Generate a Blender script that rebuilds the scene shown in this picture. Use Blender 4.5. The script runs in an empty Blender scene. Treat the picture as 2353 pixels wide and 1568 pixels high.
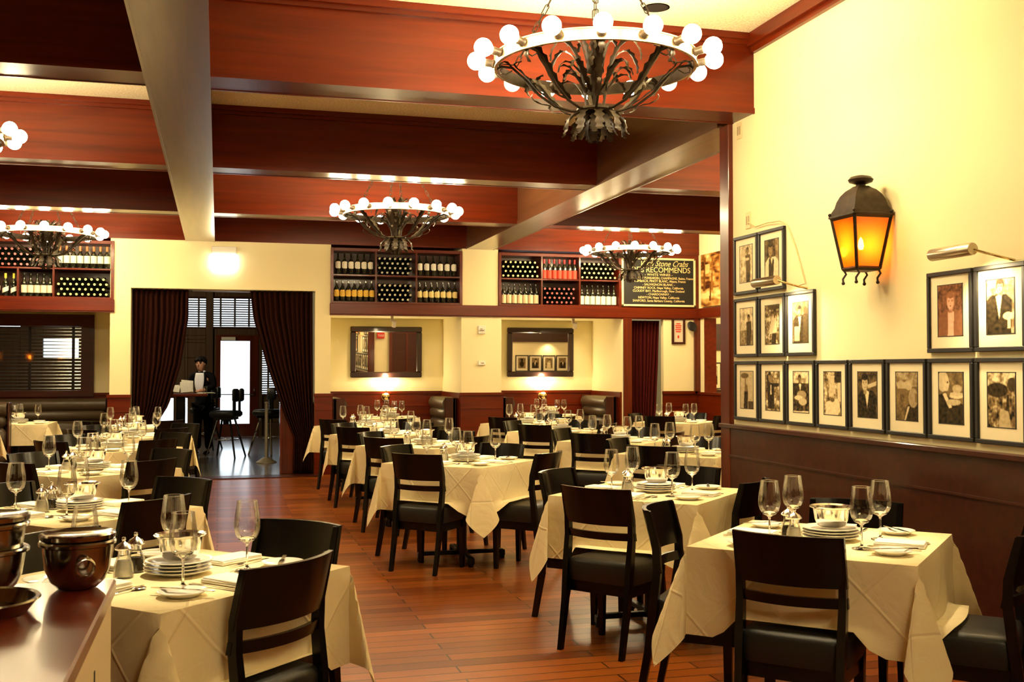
import bpy, bmesh, math, random
from mathutils import Vector, Matrix, noise
random.seed(7)
SC = bpy.context.scene
COL = SC.collection
PI = math.pi
sin, cos = math.sin, math.cos

# ------------------------------------------------------------------ materials
def nmat(name):
    m = bpy.data.materials.new(name); m.use_nodes = True
    nt = m.node_tree; nt.nodes.clear()
    out = nt.nodes.new('ShaderNodeOutputMaterial')
    return m, nt, out
def N(nt, t, **kw):
    n = nt.nodes.new(t)
    for k, v in kw.items():
        if k in n.inputs.keys(): n.inputs[k].default_value = v
        else: setattr(n, k, v)
    return n
def c4(c): return (c[0], c[1], c[2], 1.0)
def principled(name, col, rough=0.5, metal=0.0, spec=0.5, coat=0.0, coat_r=0.1, noise_amt=0.0, noise_scale=8.0, stretch=(1, 1, 1), bump=0.0, bump_scale=60.0, trans=0.0, ior=1.45, sheen=0.0, col2=None):
    m, nt, out = nmat(name)
    p = N(nt, 'ShaderNodeBsdfPrincipled')
    p.inputs['Base Color'].default_value = c4(col)
    p.inputs['Roughness'].default_value = rough
    p.inputs['Metallic'].default_value = metal
    p.inputs['Specular IOR Level'].default_value = spec
    p.inputs['Coat Weight'].default_value = coat
    p.inputs['Coat Roughness'].default_value = coat_r
    p.inputs['Transmission Weight'].default_value = trans
    p.inputs['IOR'].default_value = ior
    p.inputs['Sheen Weight'].default_value = sheen
    nt.links.new(p.outputs[0], out.inputs[0])
    if noise_amt > 0 or bump > 0:
        tc = N(nt, 'ShaderNodeTexCoord')
        mp = N(nt, 'ShaderNodeMapping'); mp.inputs['Scale'].default_value = stretch
        nt.links.new(tc.outputs['Object'], mp.inputs[0])
    if noise_amt > 0:
        nz = N(nt, 'ShaderNodeTexNoise'); nz.inputs['Scale'].default_value = noise_scale; nz.inputs['Detail'].default_value = 5
        nt.links.new(mp.outputs[0], nz.inputs[0])
        rp = N(nt, 'ShaderNodeValToRGB')
        c2 = col2 or tuple(max(0, x * (1 - noise_amt)) for x in col)
        c1 = tuple(min(1, x * (1 + noise_amt)) for x in col)
        rp.color_ramp.elements[0].position = 0.3; rp.color_ramp.elements[1].position = 0.7
        rp.color_ramp.elements[0].color = c4(c2); rp.color_ramp.elements[1].color = c4(c1)
        nt.links.new(nz.outputs[0], rp.inputs[0]); nt.links.new(rp.outputs[0], p.inputs['Base Color'])
    if bump > 0:
        nb = N(nt, 'ShaderNodeTexNoise'); nb.inputs['Scale'].default_value = bump_scale; nb.inputs['Detail'].default_value = 4
        nt.links.new(tc.outputs['Object'], nb.inputs[0])
        bp = N(nt, 'ShaderNodeBump'); bp.inputs['Strength'].default_value = bump; bp.inputs['Distance'].default_value = 0.01
        nt.links.new(nb.outputs[0], bp.inputs['Height']); nt.links.new(bp.outputs[0], p.inputs['Normal'])
    return m
def emis(name, col, strength):
    m, nt, out = nmat(name)
    e = N(nt, 'ShaderNodeEmission'); e.inputs[0].default_value = c4(col); e.inputs[1].default_value = strength
    nt.links.new(e.outputs[0], out.inputs[0])
    return m
def thin_glass(name, tint=(0.97, 0.97, 0.95), refl=1.0, edge=0.5, base=0.03):
    m, nt, out = nmat(name)
    t = N(nt, 'ShaderNodeBsdfTransparent'); t.inputs[0].default_value = c4(tint)
    g = N(nt, 'ShaderNodeBsdfGlossy'); g.inputs['Roughness'].default_value = 0.02
    g.inputs[0].default_value = (1, 1, 1, 1)
    lw = N(nt, 'ShaderNodeLayerWeight'); lw.inputs[0].default_value = edge
    mt = N(nt, 'ShaderNodeMath', operation='MULTIPLY_ADD'); mt.inputs[1].default_value = refl; mt.inputs[2].default_value = base
    nt.links.new(lw.outputs['Fresnel'], mt.inputs[0])
    mx = N(nt, 'ShaderNodeMixShader')
    nt.links.new(mt.outputs[0], mx.inputs[0]); nt.links.new(t.outputs[0], mx.inputs[1]); nt.links.new(g.outputs[0], mx.inputs[2])
    nt.links.new(mx.outputs[0], out.inputs[0])
    return m
def wood(name, col, dark, axis=(0.35, 6, 6), rough=0.28, coat=0.5, scale=3.0, coat_r=0.12):
    m, nt, out = nmat(name)
    p = N(nt, 'ShaderNodeBsdfPrincipled'); p.inputs['Roughness'].default_value = rough; p.inputs['Specular IOR Level'].default_value = 0.28
    p.inputs['Coat Weight'].default_value = coat; p.inputs['Coat Roughness'].default_value = coat_r
    tc = N(nt, 'ShaderNodeTexCoord'); mp = N(nt, 'ShaderNodeMapping'); mp.inputs['Scale'].default_value = axis
    nt.links.new(tc.outputs['Object'], mp.inputs[0])
    nz = N(nt, 'ShaderNodeTexNoise'); nz.inputs['Scale'].default_value = scale; nz.inputs['Detail'].default_value = 8; nz.inputs['Distortion'].default_value = 0.6
    nt.links.new(mp.outputs[0], nz.inputs[0])
    rp = N(nt, 'ShaderNodeValToRGB')
    rp.color_ramp.elements[0].position = 0.25; rp.color_ramp.elements[1].position = 0.75
    rp.color_ramp.elements[0].color = c4(dark); rp.color_ramp.elements[1].color = c4(col)
    nt.links.new(nz.outputs[0], rp.inputs[0]); nt.links.new(rp.outputs[0], p.inputs['Base Color'])
    nt.links.new(p.outputs[0], out.inputs[0])
    return m
def attr_mat(name, rough=0.35, coat=0.6, attr='Col'):
    m, nt, out = nmat(name)
    p = N(nt, 'ShaderNodeBsdfPrincipled'); p.inputs['Roughness'].default_value = rough; p.inputs['Specular IOR Level'].default_value = 0.28
    p.inputs['Coat Weight'].default_value = coat; p.inputs['Coat Roughness'].default_value = 0.03
    p.inputs['Specular IOR Level'].default_value = 0.1
    a = N(nt, 'ShaderNodeAttribute', attribute_name=attr)
    nt.links.new(a.outputs['Color'], p.inputs['Base Color']); nt.links.new(p.outputs[0], out.inputs[0])
    return m

WARM = (1.0, 0.78, 0.42)
MT = {}
MT['wall'] = principled('cream_plaster', (0.87, 0.78, 0.48), 0.7, bump=0.05, bump_scale=90)
MT['wood'] = wood('mahogany_along_x', (0.15, 0.016, 0.0015), (0.07, 0.0065, 0.001), coat=0.08)
MT['woodY'] = wood('mahogany_along_y', (0.15, 0.016, 0.0015), (0.07, 0.0065, 0.001), axis=(6, 0.35, 6), coat=0.08)
MT['woodZ'] = wood('mahogany_upright', (0.13, 0.017, 0.003), (0.06, 0.007, 0.0015), axis=(6, 6, 0.35), coat=0.3)
MT['darkwood'] = wood('dark_stained_panel', (0.06, 0.011, 0.004), (0.03, 0.006, 0.003), axis=(0.35, 6, 6), rough=0.35, coat=0.2)
MT['beamunder'] = wood('beam_wood_sheen_tone', (0.17, 0.075, 0.033), (0.10, 0.042, 0.018), axis=(6, 0.35, 6), rough=0.3, coat=0.9, coat_r=0.22)  # same mahogany; greyer base colour carries the daylight sheen
MT['ceil'] = principled('speckled_acoustic_plaster', (0.80, 0.72, 0.50), 0.9, noise_amt=0.25, noise_scale=70, bump=0.3, bump_scale=120)
MT['black'] = principled('black_lacquered_wood', (0.004, 0.0032, 0.003), 0.22, spec=0.28, coat=0.08, coat_r=0.1)
MT['leather'] = principled('black_leather', (0.012, 0.012, 0.011), 0.42, bump=0.15, bump_scale=200)
MT['brownleather'] = principled('brown_leather', (0.055, 0.035, 0.018), 0.38, bump=0.15, bump_scale=120)
MT['iron'] = principled('black_iron', (0.012, 0.012, 0.012), 0.4, metal=0.6)
MT['bronze'] = principled('aged_bronze', (0.034, 0.022, 0.012), 0.45, metal=0.35, noise_amt=0.4, noise_scale=25)
MT['bronzelight'] = principled('bronze_hoop_lit_tone', (0.42, 0.30, 0.14), 0.45, metal=0.3, noise_amt=0.3, noise_scale=18)  # paler bronze puts the lit look of the outer band into the colour
MT['steel'] = principled('polished_steel', (0.78, 0.76, 0.72), 0.14, metal=1.0)
MT['darksteel'] = principled('worn_steel', (0.36, 0.34, 0.30), 0.16, metal=1.0)
MT['brass'] = principled('brass', (0.62, 0.46, 0.2), 0.22, metal=1.0)
MT['pewter'] = principled('brushed_pewter', (0.50, 0.44, 0.33), 0.3, metal=1.0)
MT['satin'] = principled('satin_steel', (0.62, 0.58, 0.48), 0.4, metal=0.4)
MT['chrome'] = principled('chrome', (0.8, 0.8, 0.82), 0.08, metal=1.0)
MT['china'] = principled('white_china', (0.86, 0.84, 0.78), 0.18, coat=0.4)
MT['napkin'] = principled('folded_white_linen', (0.86, 0.83, 0.74), 0.85, bump=0.2, bump_scale=150)
MT['glass'] = thin_glass('thin_clear_glass', refl=0.75, edge=0.35)
MT['stem'] = principled('solid_clear_glass', (1, 1, 1), 0.0, trans=1.0, ior=1.45)
MT['pane'] = thin_glass('window_pane', (0.9, 0.92, 0.92), refl=0.8, edge=0.25)
MT['picglass'] = thin_glass('picture_glass', (1, 1, 1), refl=0.10, edge=0.06, base=0.006)
MT['mirror'] = principled('mirror_silver', (0.82, 0.80, 0.74), 0.01, metal=1.0)
MT['bulb'] = emis('lit_globe', (1.0, 0.79, 0.44), 46.0)
MT['candle'] = emis('lit_candle_bulb', (1.0, 0.68, 0.24), 40.0)
MT['shade'] = emis('lit_fabric_shade', (1.0, 0.80, 0.42), 5.0)
MT['sign'] = emis('lit_sign_face', (1.0, 0.93, 0.7), 3.0)
MT['curtain'] = principled('dark_velvet', (0.022, 0.005, 0.003), 0.95, spec=0.1)
MT['redcurtain'] = principled('dark_red_velvet', (0.06, 0.006, 0.005), 0.95, spec=0.1)
MT['mirrorframe'] = principled('near_black_mahogany', (0.022, 0.008, 0.006), 0.3, coat=0.3)
MT['frame'] = principled('black_frame_wood', (0.012, 0.011, 0.012), 0.45)
MT['mat'] = principled('cream_mount_board', (0.86, 0.77, 0.54), 0.9)
MT['photo'] = attr_mat('printed_photograph', 0.6, 0.0)
MT['sbottle'] = principled('dark_green_bottle_glass', (0.008, 0.010, 0.005), 0.08, coat=1.0, coat_r=0.03)
MT['white'] = principled('white_enamel', (0.84, 0.81, 0.72), 0.5)
MT['greytile'] = principled('grey_polished_floor', (0.16, 0.15, 0.13), 0.22, coat=0.6, noise_amt=0.3, noise_scale=3)
MT['barwall'] = wood('dim_oak_panel', (0.10, 0.055, 0.028), (0.06, 0.032, 0.018), axis=(6, 6, 0.35), rough=0.5, coat=0.1)
MT['slat'] = principled('dark_blind_slat', (0.035, 0.02, 0.013), 0.4)
MT['paper'] = principled('newsprint', (0.72, 0.66, 0.50), 0.9, noise_amt=0.12, noise_scale=60)
MT['skin'] = principled('skin', (0.55, 0.27, 0.16), 0.55)
MT['hair'] = principled('dark_brown_hair', (0.008, 0.005, 0.004), 0.8, spec=0.15)
MT['cloth_black'] = principled('black_wool', (0.005, 0.005, 0.006), 0.9, spec=0.1)
MT['shirt'] = principled('white_shirt', (0.85, 0.83, 0.82), 0.8)
MT['salt'] = principled('white_salt', (0.82, 0.78, 0.66), 0.8)
MT['pepper'] = principled('ground_pepper', (0.05, 0.035, 0.02), 0.9)
MT['ink'] = principled('black_board_paint', (0.012, 0.012, 0.011), 0.6)
MT['gold'] = principled('cream_lettering', (0.85, 0.66, 0.30), 0.6)
MT['goldframe'] = principled('cream_painted_frame', (0.86, 0.72, 0.42), 0.5)
MT['red'] = principled('signal_red', (0.6, 0.03, 0.015), 0.5)
MT['rope'] = principled('old_cable', (0.65, 0.52, 0.25), 0.7)

def cloth_mat():
    m, nt, out = nmat('ivory_tablecloth')
    p = N(nt, 'ShaderNodeBsdfPrincipled'); p.inputs['Base Color'].default_value = (0.86, 0.74, 0.46, 1); p.inputs['Roughness'].default_value = 0.85
    p.inputs['Specular IOR Level'].default_value = 0.15
    at = N(nt, 'ShaderNodeAttribute', attribute_name='rest')     # flat coordinates of the unfolded cloth
    nb = N(nt, 'ShaderNodeTexNoise'); nb.inputs['Scale'].default_value = 6; nb.inputs['Detail'].default_value = 4; nb.inputs['Distortion'].default_value = 1.2
    nt.links.new(at.outputs['Vector'], nb.inputs[0])
    sp = N(nt, 'ShaderNodeSeparateXYZ'); nt.links.new(at.outputs['Vector'], sp.inputs[0])
    hs = [nb.outputs[0]]
    for op, off in (('ADD', .17), ('SUBTRACT', .09)):             # ironed creases running across the weave
        d = N(nt, 'ShaderNodeMath', operation=op); nt.links.new(sp.outputs[0], d.inputs[0]); nt.links.new(sp.outputs[1], d.inputs[1])
        o = N(nt, 'ShaderNodeMath', operation='ADD'); nt.links.new(d.outputs[0], o.inputs[0]); o.inputs[1].default_value = 4.0 + off
        q = N(nt, 'ShaderNodeMath', operation='PINGPONG'); nt.links.new(o.outputs[0], q.inputs[0]); q.inputs[1].default_value = .21
        r = N(nt, 'ShaderNodeMapRange'); nt.links.new(q.outputs[0], r.inputs[0]); r.inputs[1].default_value = 0; r.inputs[2].default_value = .012; r.inputs[3].default_value = .35; r.inputs[4].default_value = 0
        hs.append(r.outputs[0])
    a1 = N(nt, 'ShaderNodeMath', operation='ADD'); nt.links.new(hs[0], a1.inputs[0]); nt.links.new(hs[1], a1.inputs[1])
    a2 = N(nt, 'ShaderNodeMath', operation='ADD'); nt.links.new(a1.outputs[0], a2.inputs[0]); nt.links.new(hs[2], a2.inputs[1])
    bp = N(nt, 'ShaderNodeBump'); bp.inputs['Strength'].default_value = 0.45; bp.inputs['Distance'].default_value = 0.02
    nt.links.new(a2.outputs[0], bp.inputs['Height']); nt.links.new(bp.outputs[0], p.inputs['Normal'])
    tr = N(nt, 'ShaderNodeBsdfTranslucent'); tr.inputs[0].default_value = (0.8, 0.62, 0.34, 1)
    mx = N(nt, 'ShaderNodeMixShader'); mx.inputs[0].default_value = 0.08
    nt.links.new(p.outputs[0], mx.inputs[1]); nt.links.new(tr.outputs[0], mx.inputs[2]); nt.links.new(mx.outputs[0], out.inputs[0])
    return m
MT['cloth'] = cloth_mat()
def amber_mat():
    m, nt, out = nmat('seeded_amber_glass')
    t = N(nt, 'ShaderNodeBsdfTransparent'); t.inputs[0].default_value = (1.0, 0.40, 0.045, 1)
    l = N(nt, 'ShaderNodeBsdfTranslucent'); l.inputs[0].default_value = (1.0, 0.27, 0.012, 1)
    mx = N(nt, 'ShaderNodeMixShader'); mx.inputs[0].default_value = 0.45
    g = N(nt, 'ShaderNodeBsdfGlossy'); g.inputs['Roughness'].default_value = 0.15
    mx2 = N(nt, 'ShaderNodeMixShader'); mx2.inputs[0].default_value = 0.05
    nt.links.new(t.outputs[0], mx.inputs[1]); nt.links.new(l.outputs[0], mx.inputs[2])
    nt.links.new(mx.outputs[0], mx2.inputs[1]); nt.links.new(g.outputs[0], mx2.inputs[2]); nt.links.new(mx2.outputs[0], out.inputs[0])
    return m
MT['amber'] = amber_mat()
def floor_mat():
    m, nt, out = nmat('cherry_plank_floor')
    p = N(nt, 'ShaderNodeBsdfPrincipled'); p.inputs['Coat Weight'].default_value = 0.1; p.inputs['Coat Roughness'].default_value = 0.14; p.inputs['Specular IOR Level'].default_value = 0.3
    tc = N(nt, 'ShaderNodeTexCoord')
    br = N(nt, 'ShaderNodeTexBrick'); br.inputs['Scale'].default_value = 1.0
    br.inputs['Brick Width'].default_value = 1.15; br.inputs['Row Height'].default_value = 0.115
    br.inputs['Mortar Size'].default_value = 0.005; br.inputs['Mortar Smooth'].default_value = 0.2; br.inputs['Bias'].default_value = 0.0
    br.offset = 0.37; br.offset_frequency = 2
    br.inputs['Color1'].default_value = (0.135, 0.027, 0.004, 1); br.inputs['Color2'].default_value = (0.34, 0.090, 0.012, 1); br.inputs['Mortar'].default_value = (0.03, 0.01, 0.005, 1)
    nt.links.new(tc.outputs['Object'], br.inputs[0])
    mp = N(nt, 'ShaderNodeMapping'); mp.inputs['Scale'].default_value = (0.8, 14, 1); nt.links.new(tc.outputs['Object'], mp.inputs[0])
    nz = N(nt, 'ShaderNodeTexNoise'); nz.inputs['Scale'].default_value = 4; nz.inputs['Detail'].default_value = 6; nt.links.new(mp.outputs[0], nz.inputs[0])
    mr = N(nt, 'ShaderNodeMapRange'); mr.inputs[3].default_value = 0.72; mr.inputs[4].default_value = 1.2; nt.links.new(nz.outputs[0], mr.inputs[0])
    mx = N(nt, 'ShaderNodeMixRGB'); mx.blend_type = 'MULTIPLY'; mx.inputs[0].default_value = 1.0
    nt.links.new(br.outputs[0], mx.inputs[1]); nt.links.new(mr.outputs[0], mx.inputs[2]); nt.links.new(mx.outputs[0], p.inputs['Base Color'])
    p.inputs['Roughness'].default_value = 0.3
    bp = N(nt, 'ShaderNodeBump'); bp.inputs['Strength'].default_value = 0.25; bp.inputs['Distance'].default_value = 0.004; bp.invert = True
    nt.links.new(br.outputs['Fac'], bp.inputs['Height']); nt.links.new(bp.outputs[0], p.inputs['Normal'])
    nt.links.new(p.outputs[0], out.inputs[0])
    return m
MT['floor'] = floor_mat()
MISC = {}
def flat(name, col, rough=0.6):
    k = (name, col)
    if k not in MISC: MISC[k] = principled(name, col, rough)
    return MISC[k]

# ------------------------------------------------------------------ mesh builder
class B:
    def __init__(s): s.v = []; s.f = []
    def add(s, vs, fs, M=None):
        o = len(s.v)
        s.v += [tuple(M @ Vector(p)) if M else tuple(p) for p in vs]
        s.f += [tuple(i + o for i in q) for q in fs]
        return s
    def box(s, x0, x1, y0, y1, z0, z1, b=0.0, M=None):
        cx, cy, cz = (x0 + x1) / 2, (y0 + y1) / 2, (z0 + z1) / 2
        hx, hy, hz = abs(x1 - x0) / 2, abs(y1 - y0) / 2, abs(z1 - z0) / 2
        if b <= 0:
            vs = [(cx + a * hx, cy + c * hy, cz + d * hz) for a in (-1, 1) for c in (-1, 1) for d in (-1, 1)]
            return s.add(vs, [(0, 1, 3, 2), (4, 6, 7, 5), (0, 4, 5, 1), (2, 3, 7, 6), (0, 2, 6, 4), (1, 5, 7, 3)], M)
        b = min(b, hx * .9, hy * .9, hz * .9)
        vs = []; ix = {}
        for a in (-1, 1):
            for c in (-1, 1):
                for d in (-1, 1):
                    for k in range(3):
                        ix[(a, c, d, k)] = len(vs)
                        vs.append((cx + a * (hx - (b if k != 0 else 0)), cy + c * (hy - (b if k != 1 else 0)), cz + d * (hz - (b if k != 2 else 0))))
        fs = []
        for a in (-1, 1):
            fs.append([ix[(a, c, d, 0)] for c, d in ((-1, -1), (1, -1), (1, 1), (-1, 1))])
            fs.append([ix[(c, a, d, 1)] for c, d in ((-1, -1), (1, -1), (1, 1), (-1, 1))])
            fs.append([ix[(c, d, a, 2)] for c, d in ((-1, -1), (1, -1), (1, 1), (-1, 1))])
        for a in (-1, 1):
            for c in (-1, 1):
                fs.append([ix[(a, c, -1, 0)], ix[(a, c, 1, 0)], ix[(a, c, 1, 1)], ix[(a, c, -1, 1)]])
                fs.append([ix[(a, -1, c, 0)], ix[(a, 1, c, 0)], ix[(a, 1, c, 2)], ix[(a, -1, c, 2)]])
                fs.append([ix[(-1, a, c, 1)], ix[(1, a, c, 1)], ix[(1, a, c, 2)], ix[(-1, a, c, 2)]])
        for a in (-1, 1):
            for c in (-1, 1):
                for d in (-1, 1): fs.append([ix[(a, c, d, k)] for k in range(3)])
        return s.add(vs, fs, M)
    def lathe(s, prof, n=20, M=None, cap=True):
        vs = []; fs = []
        for r, z in prof:
            for k in range(n): vs.append((r * cos(2 * PI * k / n), r * sin(2 * PI * k / n), z))
        for i in range(len(prof) - 1):
            for k in range(n): fs.append((i * n + k, i * n + (k + 1) % n, (i + 1) * n + (k + 1) % n, (i + 1) * n + k))
        if cap:
            if prof[0][0] > 1e-4: fs.append(tuple(range(n))[::-1])
            if prof[-1][0] > 1e-4: fs.append(tuple((len(prof) - 1) * n + k for k in range(n)))
        return s.add(vs, fs, M)
    def tube(s, pts, r, n=8, M=None, closed=False):
        pts = [Vector(p) for p in pts]; m = len(pts)
        rs = r if isinstance(r, (list, tuple)) else [r] * m
        vs = []; fs = []; up = None
        for i, p in enumerate(pts):
            if closed: t = pts[(i + 1) % m] - pts[i - 1]
            else: t = pts[min(i + 1, m - 1)] - pts[max(i - 1, 0)]
            t.normalize()
            if up is None:
                up = Vector((0, 0, 1)) if abs(t.z) < 0.9 else Vector((1, 0, 0))
            a = t.cross(up)
            if a.length < 1e-4: a = t.orthogonal()
            a.normalize(); b = a.cross(t); b.normalize(); up = b
            for k in range(n):
                q = p + (a * cos(2 * PI * k / n) + b * sin(2 * PI * k / n)) * rs[i]
                vs.append(tuple(q))
        for i in range(m if closed else m - 1):
            j = (i + 1) % m
            for k in range(n): fs.append((i * n + k, i * n + (k + 1) % n, j * n + (k + 1) % n, j * n + k))
        if not closed:
            fs.append(tuple(range(n))); fs.append(tuple((m - 1) * n + k for k in range(n))[::-1])
        return s.add(vs, fs, M)
    def grid(s, fn, nu, nv, M=None, wrap=False):
        vs = [tuple(fn(i / nu, j / nv)) for j in range(nv + 1) for i in range(nu + 1)]
        w = nu + 1
        fs = [(j * w + i, j * w + i + 1, (j + 1) * w + i + 1, (j + 1) * w + i) for j in range(nv) for i in range(nu)]
        return s.add(vs, fs, M)
    def ball(s, c, r, n=12, m=8, sc=(1, 1, 1), M=None):
        vs = []; fs = []
        for j in range(m + 1):
            t = PI * j / m
            for i in range(n):
                a = 2 * PI * i / n
                vs.append((c[0] + r * sc[0] * sin(t) * cos(a), c[1] + r * sc[1] * sin(t) * sin(a), c[2] + r * sc[2] * cos(t)))
        for j in range(m):
            for i in range(n): fs.append((j * n + i, j * n + (i + 1) % n, (j + 1) * n + (i + 1) % n, (j + 1) * n + i))
        return s.add(vs, fs, M)
    def prism(s, poly, t, M=None):
        # polygon in local xy extruded along z by t
        n = len(poly)
        vs = [(x, y, 0) for x, y in poly] + [(x, y, t) for x, y in poly]
        fs = [tuple(range(n))[::-1], tuple(range(n, 2 * n))] + [(i, (i + 1) % n, n + (i + 1) % n, n + i) for i in range(n)]
        return s.add(vs, fs, M)
    def mesh(s, name, mat, smooth=None, solid=0.0, normals=True):
        bm = bmesh.new()
        bv = [bm.verts.new(p) for p in s.v]
        for q in s.f:
            try: bm.faces.new([bv[i] for i in q])
            except ValueError: pass
        bmesh.ops.remove_doubles(bm, verts=bm.verts, dist=1e-6)
        if solid: 
            bmesh.ops.recalc_face_normals(bm, faces=bm.faces)
            bmesh.ops.solidify(bm, geom=list(bm.faces), thickness=solid)
        if normals: bmesh.ops.recalc_face_normals(bm, faces=bm.faces)
        me = bpy.data.meshes.new(name); bm.to_mesh(me); bm.free()
        if mat: me.materials.append(mat)
        if smooth is not None:
            me.shade_smooth()
            if smooth < 170: me.set_sharp_from_angle(angle=math.radians(smooth))
        return me
def T(x=0, y=0, z=0, rz=0, rx=0, ry=0):
    return Matrix.Translation((x, y, z)) @ Matrix.Rotation(rz, 4, 'Z') @ Matrix.Rotation(ry, 4, 'Y') @ Matrix.Rotation(rx, 4, 'X')

# ------------------------------------------------------------------ objects
def tag(o, label, cat, group=None, kind=None):
    o['label'] = label; o['category'] = cat
    if group: o['group'] = group
    if kind: o['kind'] = kind
    return o
def part(name, me, parent, loc=(0, 0, 0), rot=(0, 0, 0), label=None):
    o = bpy.data.objects.new(name, me); COL.objects.link(o)
    o.parent = parent; o.location = loc; o.rotation_euler = rot
    if label: o['label'] = label
    return o
def thing(name, label, cat, loc=(0, 0, 0), rz=0.0, group=None, me=None, kind=None):
    o = bpy.data.objects.new(name, me); COL.objects.link(o)
    o.location = loc; o.rotation_euler = (0, 0, rz)
    return tag(o, label, cat, group, kind)
def struct(name, label, cat, me, loc=(0, 0, 0)):
    return thing(name, label, cat, loc, 0, None, me, 'structure')
def lamp(name, kind, loc, energy, color=WARM, radius=0.05, target=None, angle=60, blend=0.5):
    d = bpy.data.lights.new(name, kind); d.energy = energy; d.color = color
    d.shadow_soft_size = radius
    if kind == 'SPOT': d.spot_size = math.radians(angle); d.spot_blend = blend
    o = bpy.data.objects.new(name, d); COL.objects.link(o); o.location = loc
    if target is not None:
        o.rotation_euler = (Vector(target) - Vector(loc)).to_track_quat('-Z', 'Y').to_euler()
    return o
# ================================================================== camera
cam = bpy.data.cameras.new('camera'); camo = bpy.data.objects.new('camera', cam); COL.objects.link(camo)
cam.sensor_width = 22.3; cam.lens = 2480.0 / 2353.0 * 22.3
camo.location = (0, 0, 1.48)
camo.rotation_euler = (PI / 2 + math.radians(1.478), 0, -math.radians(15.215))
cam.dof.use_dof = True; cam.dof.focus_distance = 9.0; cam.dof.aperture_fstop = 7.1
SC.camera = camo

# ================================================================== shell
YB, YR = 15.3, 16.65      # face of the back wall, back of its recesses
ZB, ZC = 3.23, 3.77      # underside of the beams, ceiling
fl = B().box(-7.2, 10.2, -1.4, 15.32, -0.1, 0).box(5.9, 10.2, 15.32, 17.3, -0.1, 0)
floor = struct('floor', 'polished cherry wood plank floor of the dining room', 'floor', fl.mesh('floor', MT['floor']))
part('bar_floor', B().box(-7.2, 5.9, 15.32, 24.6, -0.1, -0.001).mesh('bar_floor', MT['greytile']), floor, label='grey polished floor of the bar')
part('threshold', B().box(-1.2, 1.36, 15.0, 15.36, 0, 0.012, .004).mesh('threshold', MT['darkwood']), floor, label='dark wooden threshold strip')

ceil = struct('ceiling', 'cream speckled ceiling divided into coffers by mahogany beams', 'ceiling', B().box(-7.2, 10.2, -1.4, 15.6, ZC, ZC + .12).mesh('ceiling', MT['ceil']))
def xbeam(y0, y1, x0, x1):
    b = B().box(x0, x1, y0, y1, ZB, ZC)
    for yy in (y0 - .012, y1 - .006): b.box(x0, x1, yy, yy + .018, ZB - .004, ZB + .035)
    o = part('beam', b.mesh('beam', MT['wood']), ceil)
    c = B()
    for s, yy in ((-1, y0), (1, y1)):
        c.box(x0, x1, yy if s > 0 else yy - .05, yy + .05 if s > 0 else yy, ZC - .045, ZC - .001)
        c.box(x0, x1, yy if s > 0 else yy - .025, yy + .025 if s > 0 else yy, ZC - .075, ZC - .045)
    part('crown_moulding', c.mesh('crown_moulding', MT['wood']), o)
for y0, y1, x1 in ((0.85, 1.15, 3.53), (3.75, 4.05, 3.53), (6.66, 6.97, 3.53), (9.67, 9.97, 10.0), (12.5, 12.8, 10.0)):
    xbeam(y0, y1, -7, x1)
for x0, x1, y0 in ((-.43, -.07, -1.2), (3.47, 3.87, 7.08), (-4.35, -3.99, -1.2)):
    b = B().box(x0, x1, y0, YB - .02, ZB - .008, ZC - .001)
    for xx in (x0 - .012, x1 - .006): b.box(xx, xx + .018, y0, YB - .02, ZB - .012, ZB + .03)
    part('beam', b.mesh('beam', MT['beamunder']), ceil)
part('beam', B().box(-7, 7.15, YB - .02, YB + .36, ZB, ZC).mesh('beam', MT['wood']), ceil)
part('downlight_can', B().lathe([(.085, -.004), (.075, -.004), (.07, .05), (.0, .05)], 24).mesh('can', MT['ink'], 40), ceil, (2.66, 6.30, ZC), label='dark round recessed downlight')

# ---- back wall
bw = B()
bw.box(-1.14, 1.305, YB, YB + .28, 2.57, ZB)
bw.box(-1.40, -1.14, YB, YR, 0, ZB).box(1.305, 1.52, YB, YR, 0, ZB)
bw.box(3.40, 4.0, YB, YR, 0, 2.26).box(3.41, 3.95, YB, YR, 2.26, ZB)
bw.box(1.52, 3.40, YR, YR + .2, 0, 2.3).box(4.0, 5.9, YR, YR + .2, 0, 2.3)
bw.box(5.88, 5.94, YB - .01, YR, 0, 2.3)
bw.box(-5.2, -1.40, YR, YR + .2, 0, 1.14).box(-5.2, -1.40, YR, YR + .2, 2.2, 2.4).box(-1.80, -1.40, YR, YR + .2, 1.14, 2.2)
bw.box(-7.2, -5.2, YB, YR + .2, 0, ZB)
bw.box(6.56, 7.07, YB, YB + .1, 0, 2.26)
wall_back = struct('wall_back', 'cream plaster back wall with recessed booths and a wide curtained opening', 'wall', bw.mesh('wall_back', MT['wall']))
wb = B()
wb.box(-1.42, -1.13, YB - .03, YB, 0, 1.13).box(1.295, 1.54, YB - .03, YB, 0, 1.13).box(3.38, 4.02, YB - .03, YB, 0, 1.12)
wb.box(1.52, 3.40, YR - .03, YR, 0, 1.13).box(4.0, 5.9, YR - .03, YR, 0, 1.13).box(-5.2, -1.40, YR - .03, YR, 0, 1.10)
wb.box(1.52, 1.55, YB, YR, 0, 1.13).box(3.37, 3.40, YB, YR, 0, 1.13).box(4.0, 4.03, YB, YR, 0, 1.13).box(5.85, 5.88, YB, YR, 0, 1.13)
wb.box(6.54, 7.12, YB - .03, YB, 0, 1.14)
for x0, x1, y in ((-1.42, -1.13, YB), (1.295, 1.54, YB), (3.38, 4.02, YB), (1.55, 3.37, YR), (4.03, 5.85, YR), (-5.2, -1.40, YR), (6.54, 7.12, YB)):
    wb.box(x0 - .01, x1 + .01, y - .05, y - .01, 1.095, 1.135).box(x0, x1, y - .042, y - .03, .90, .915)
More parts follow.
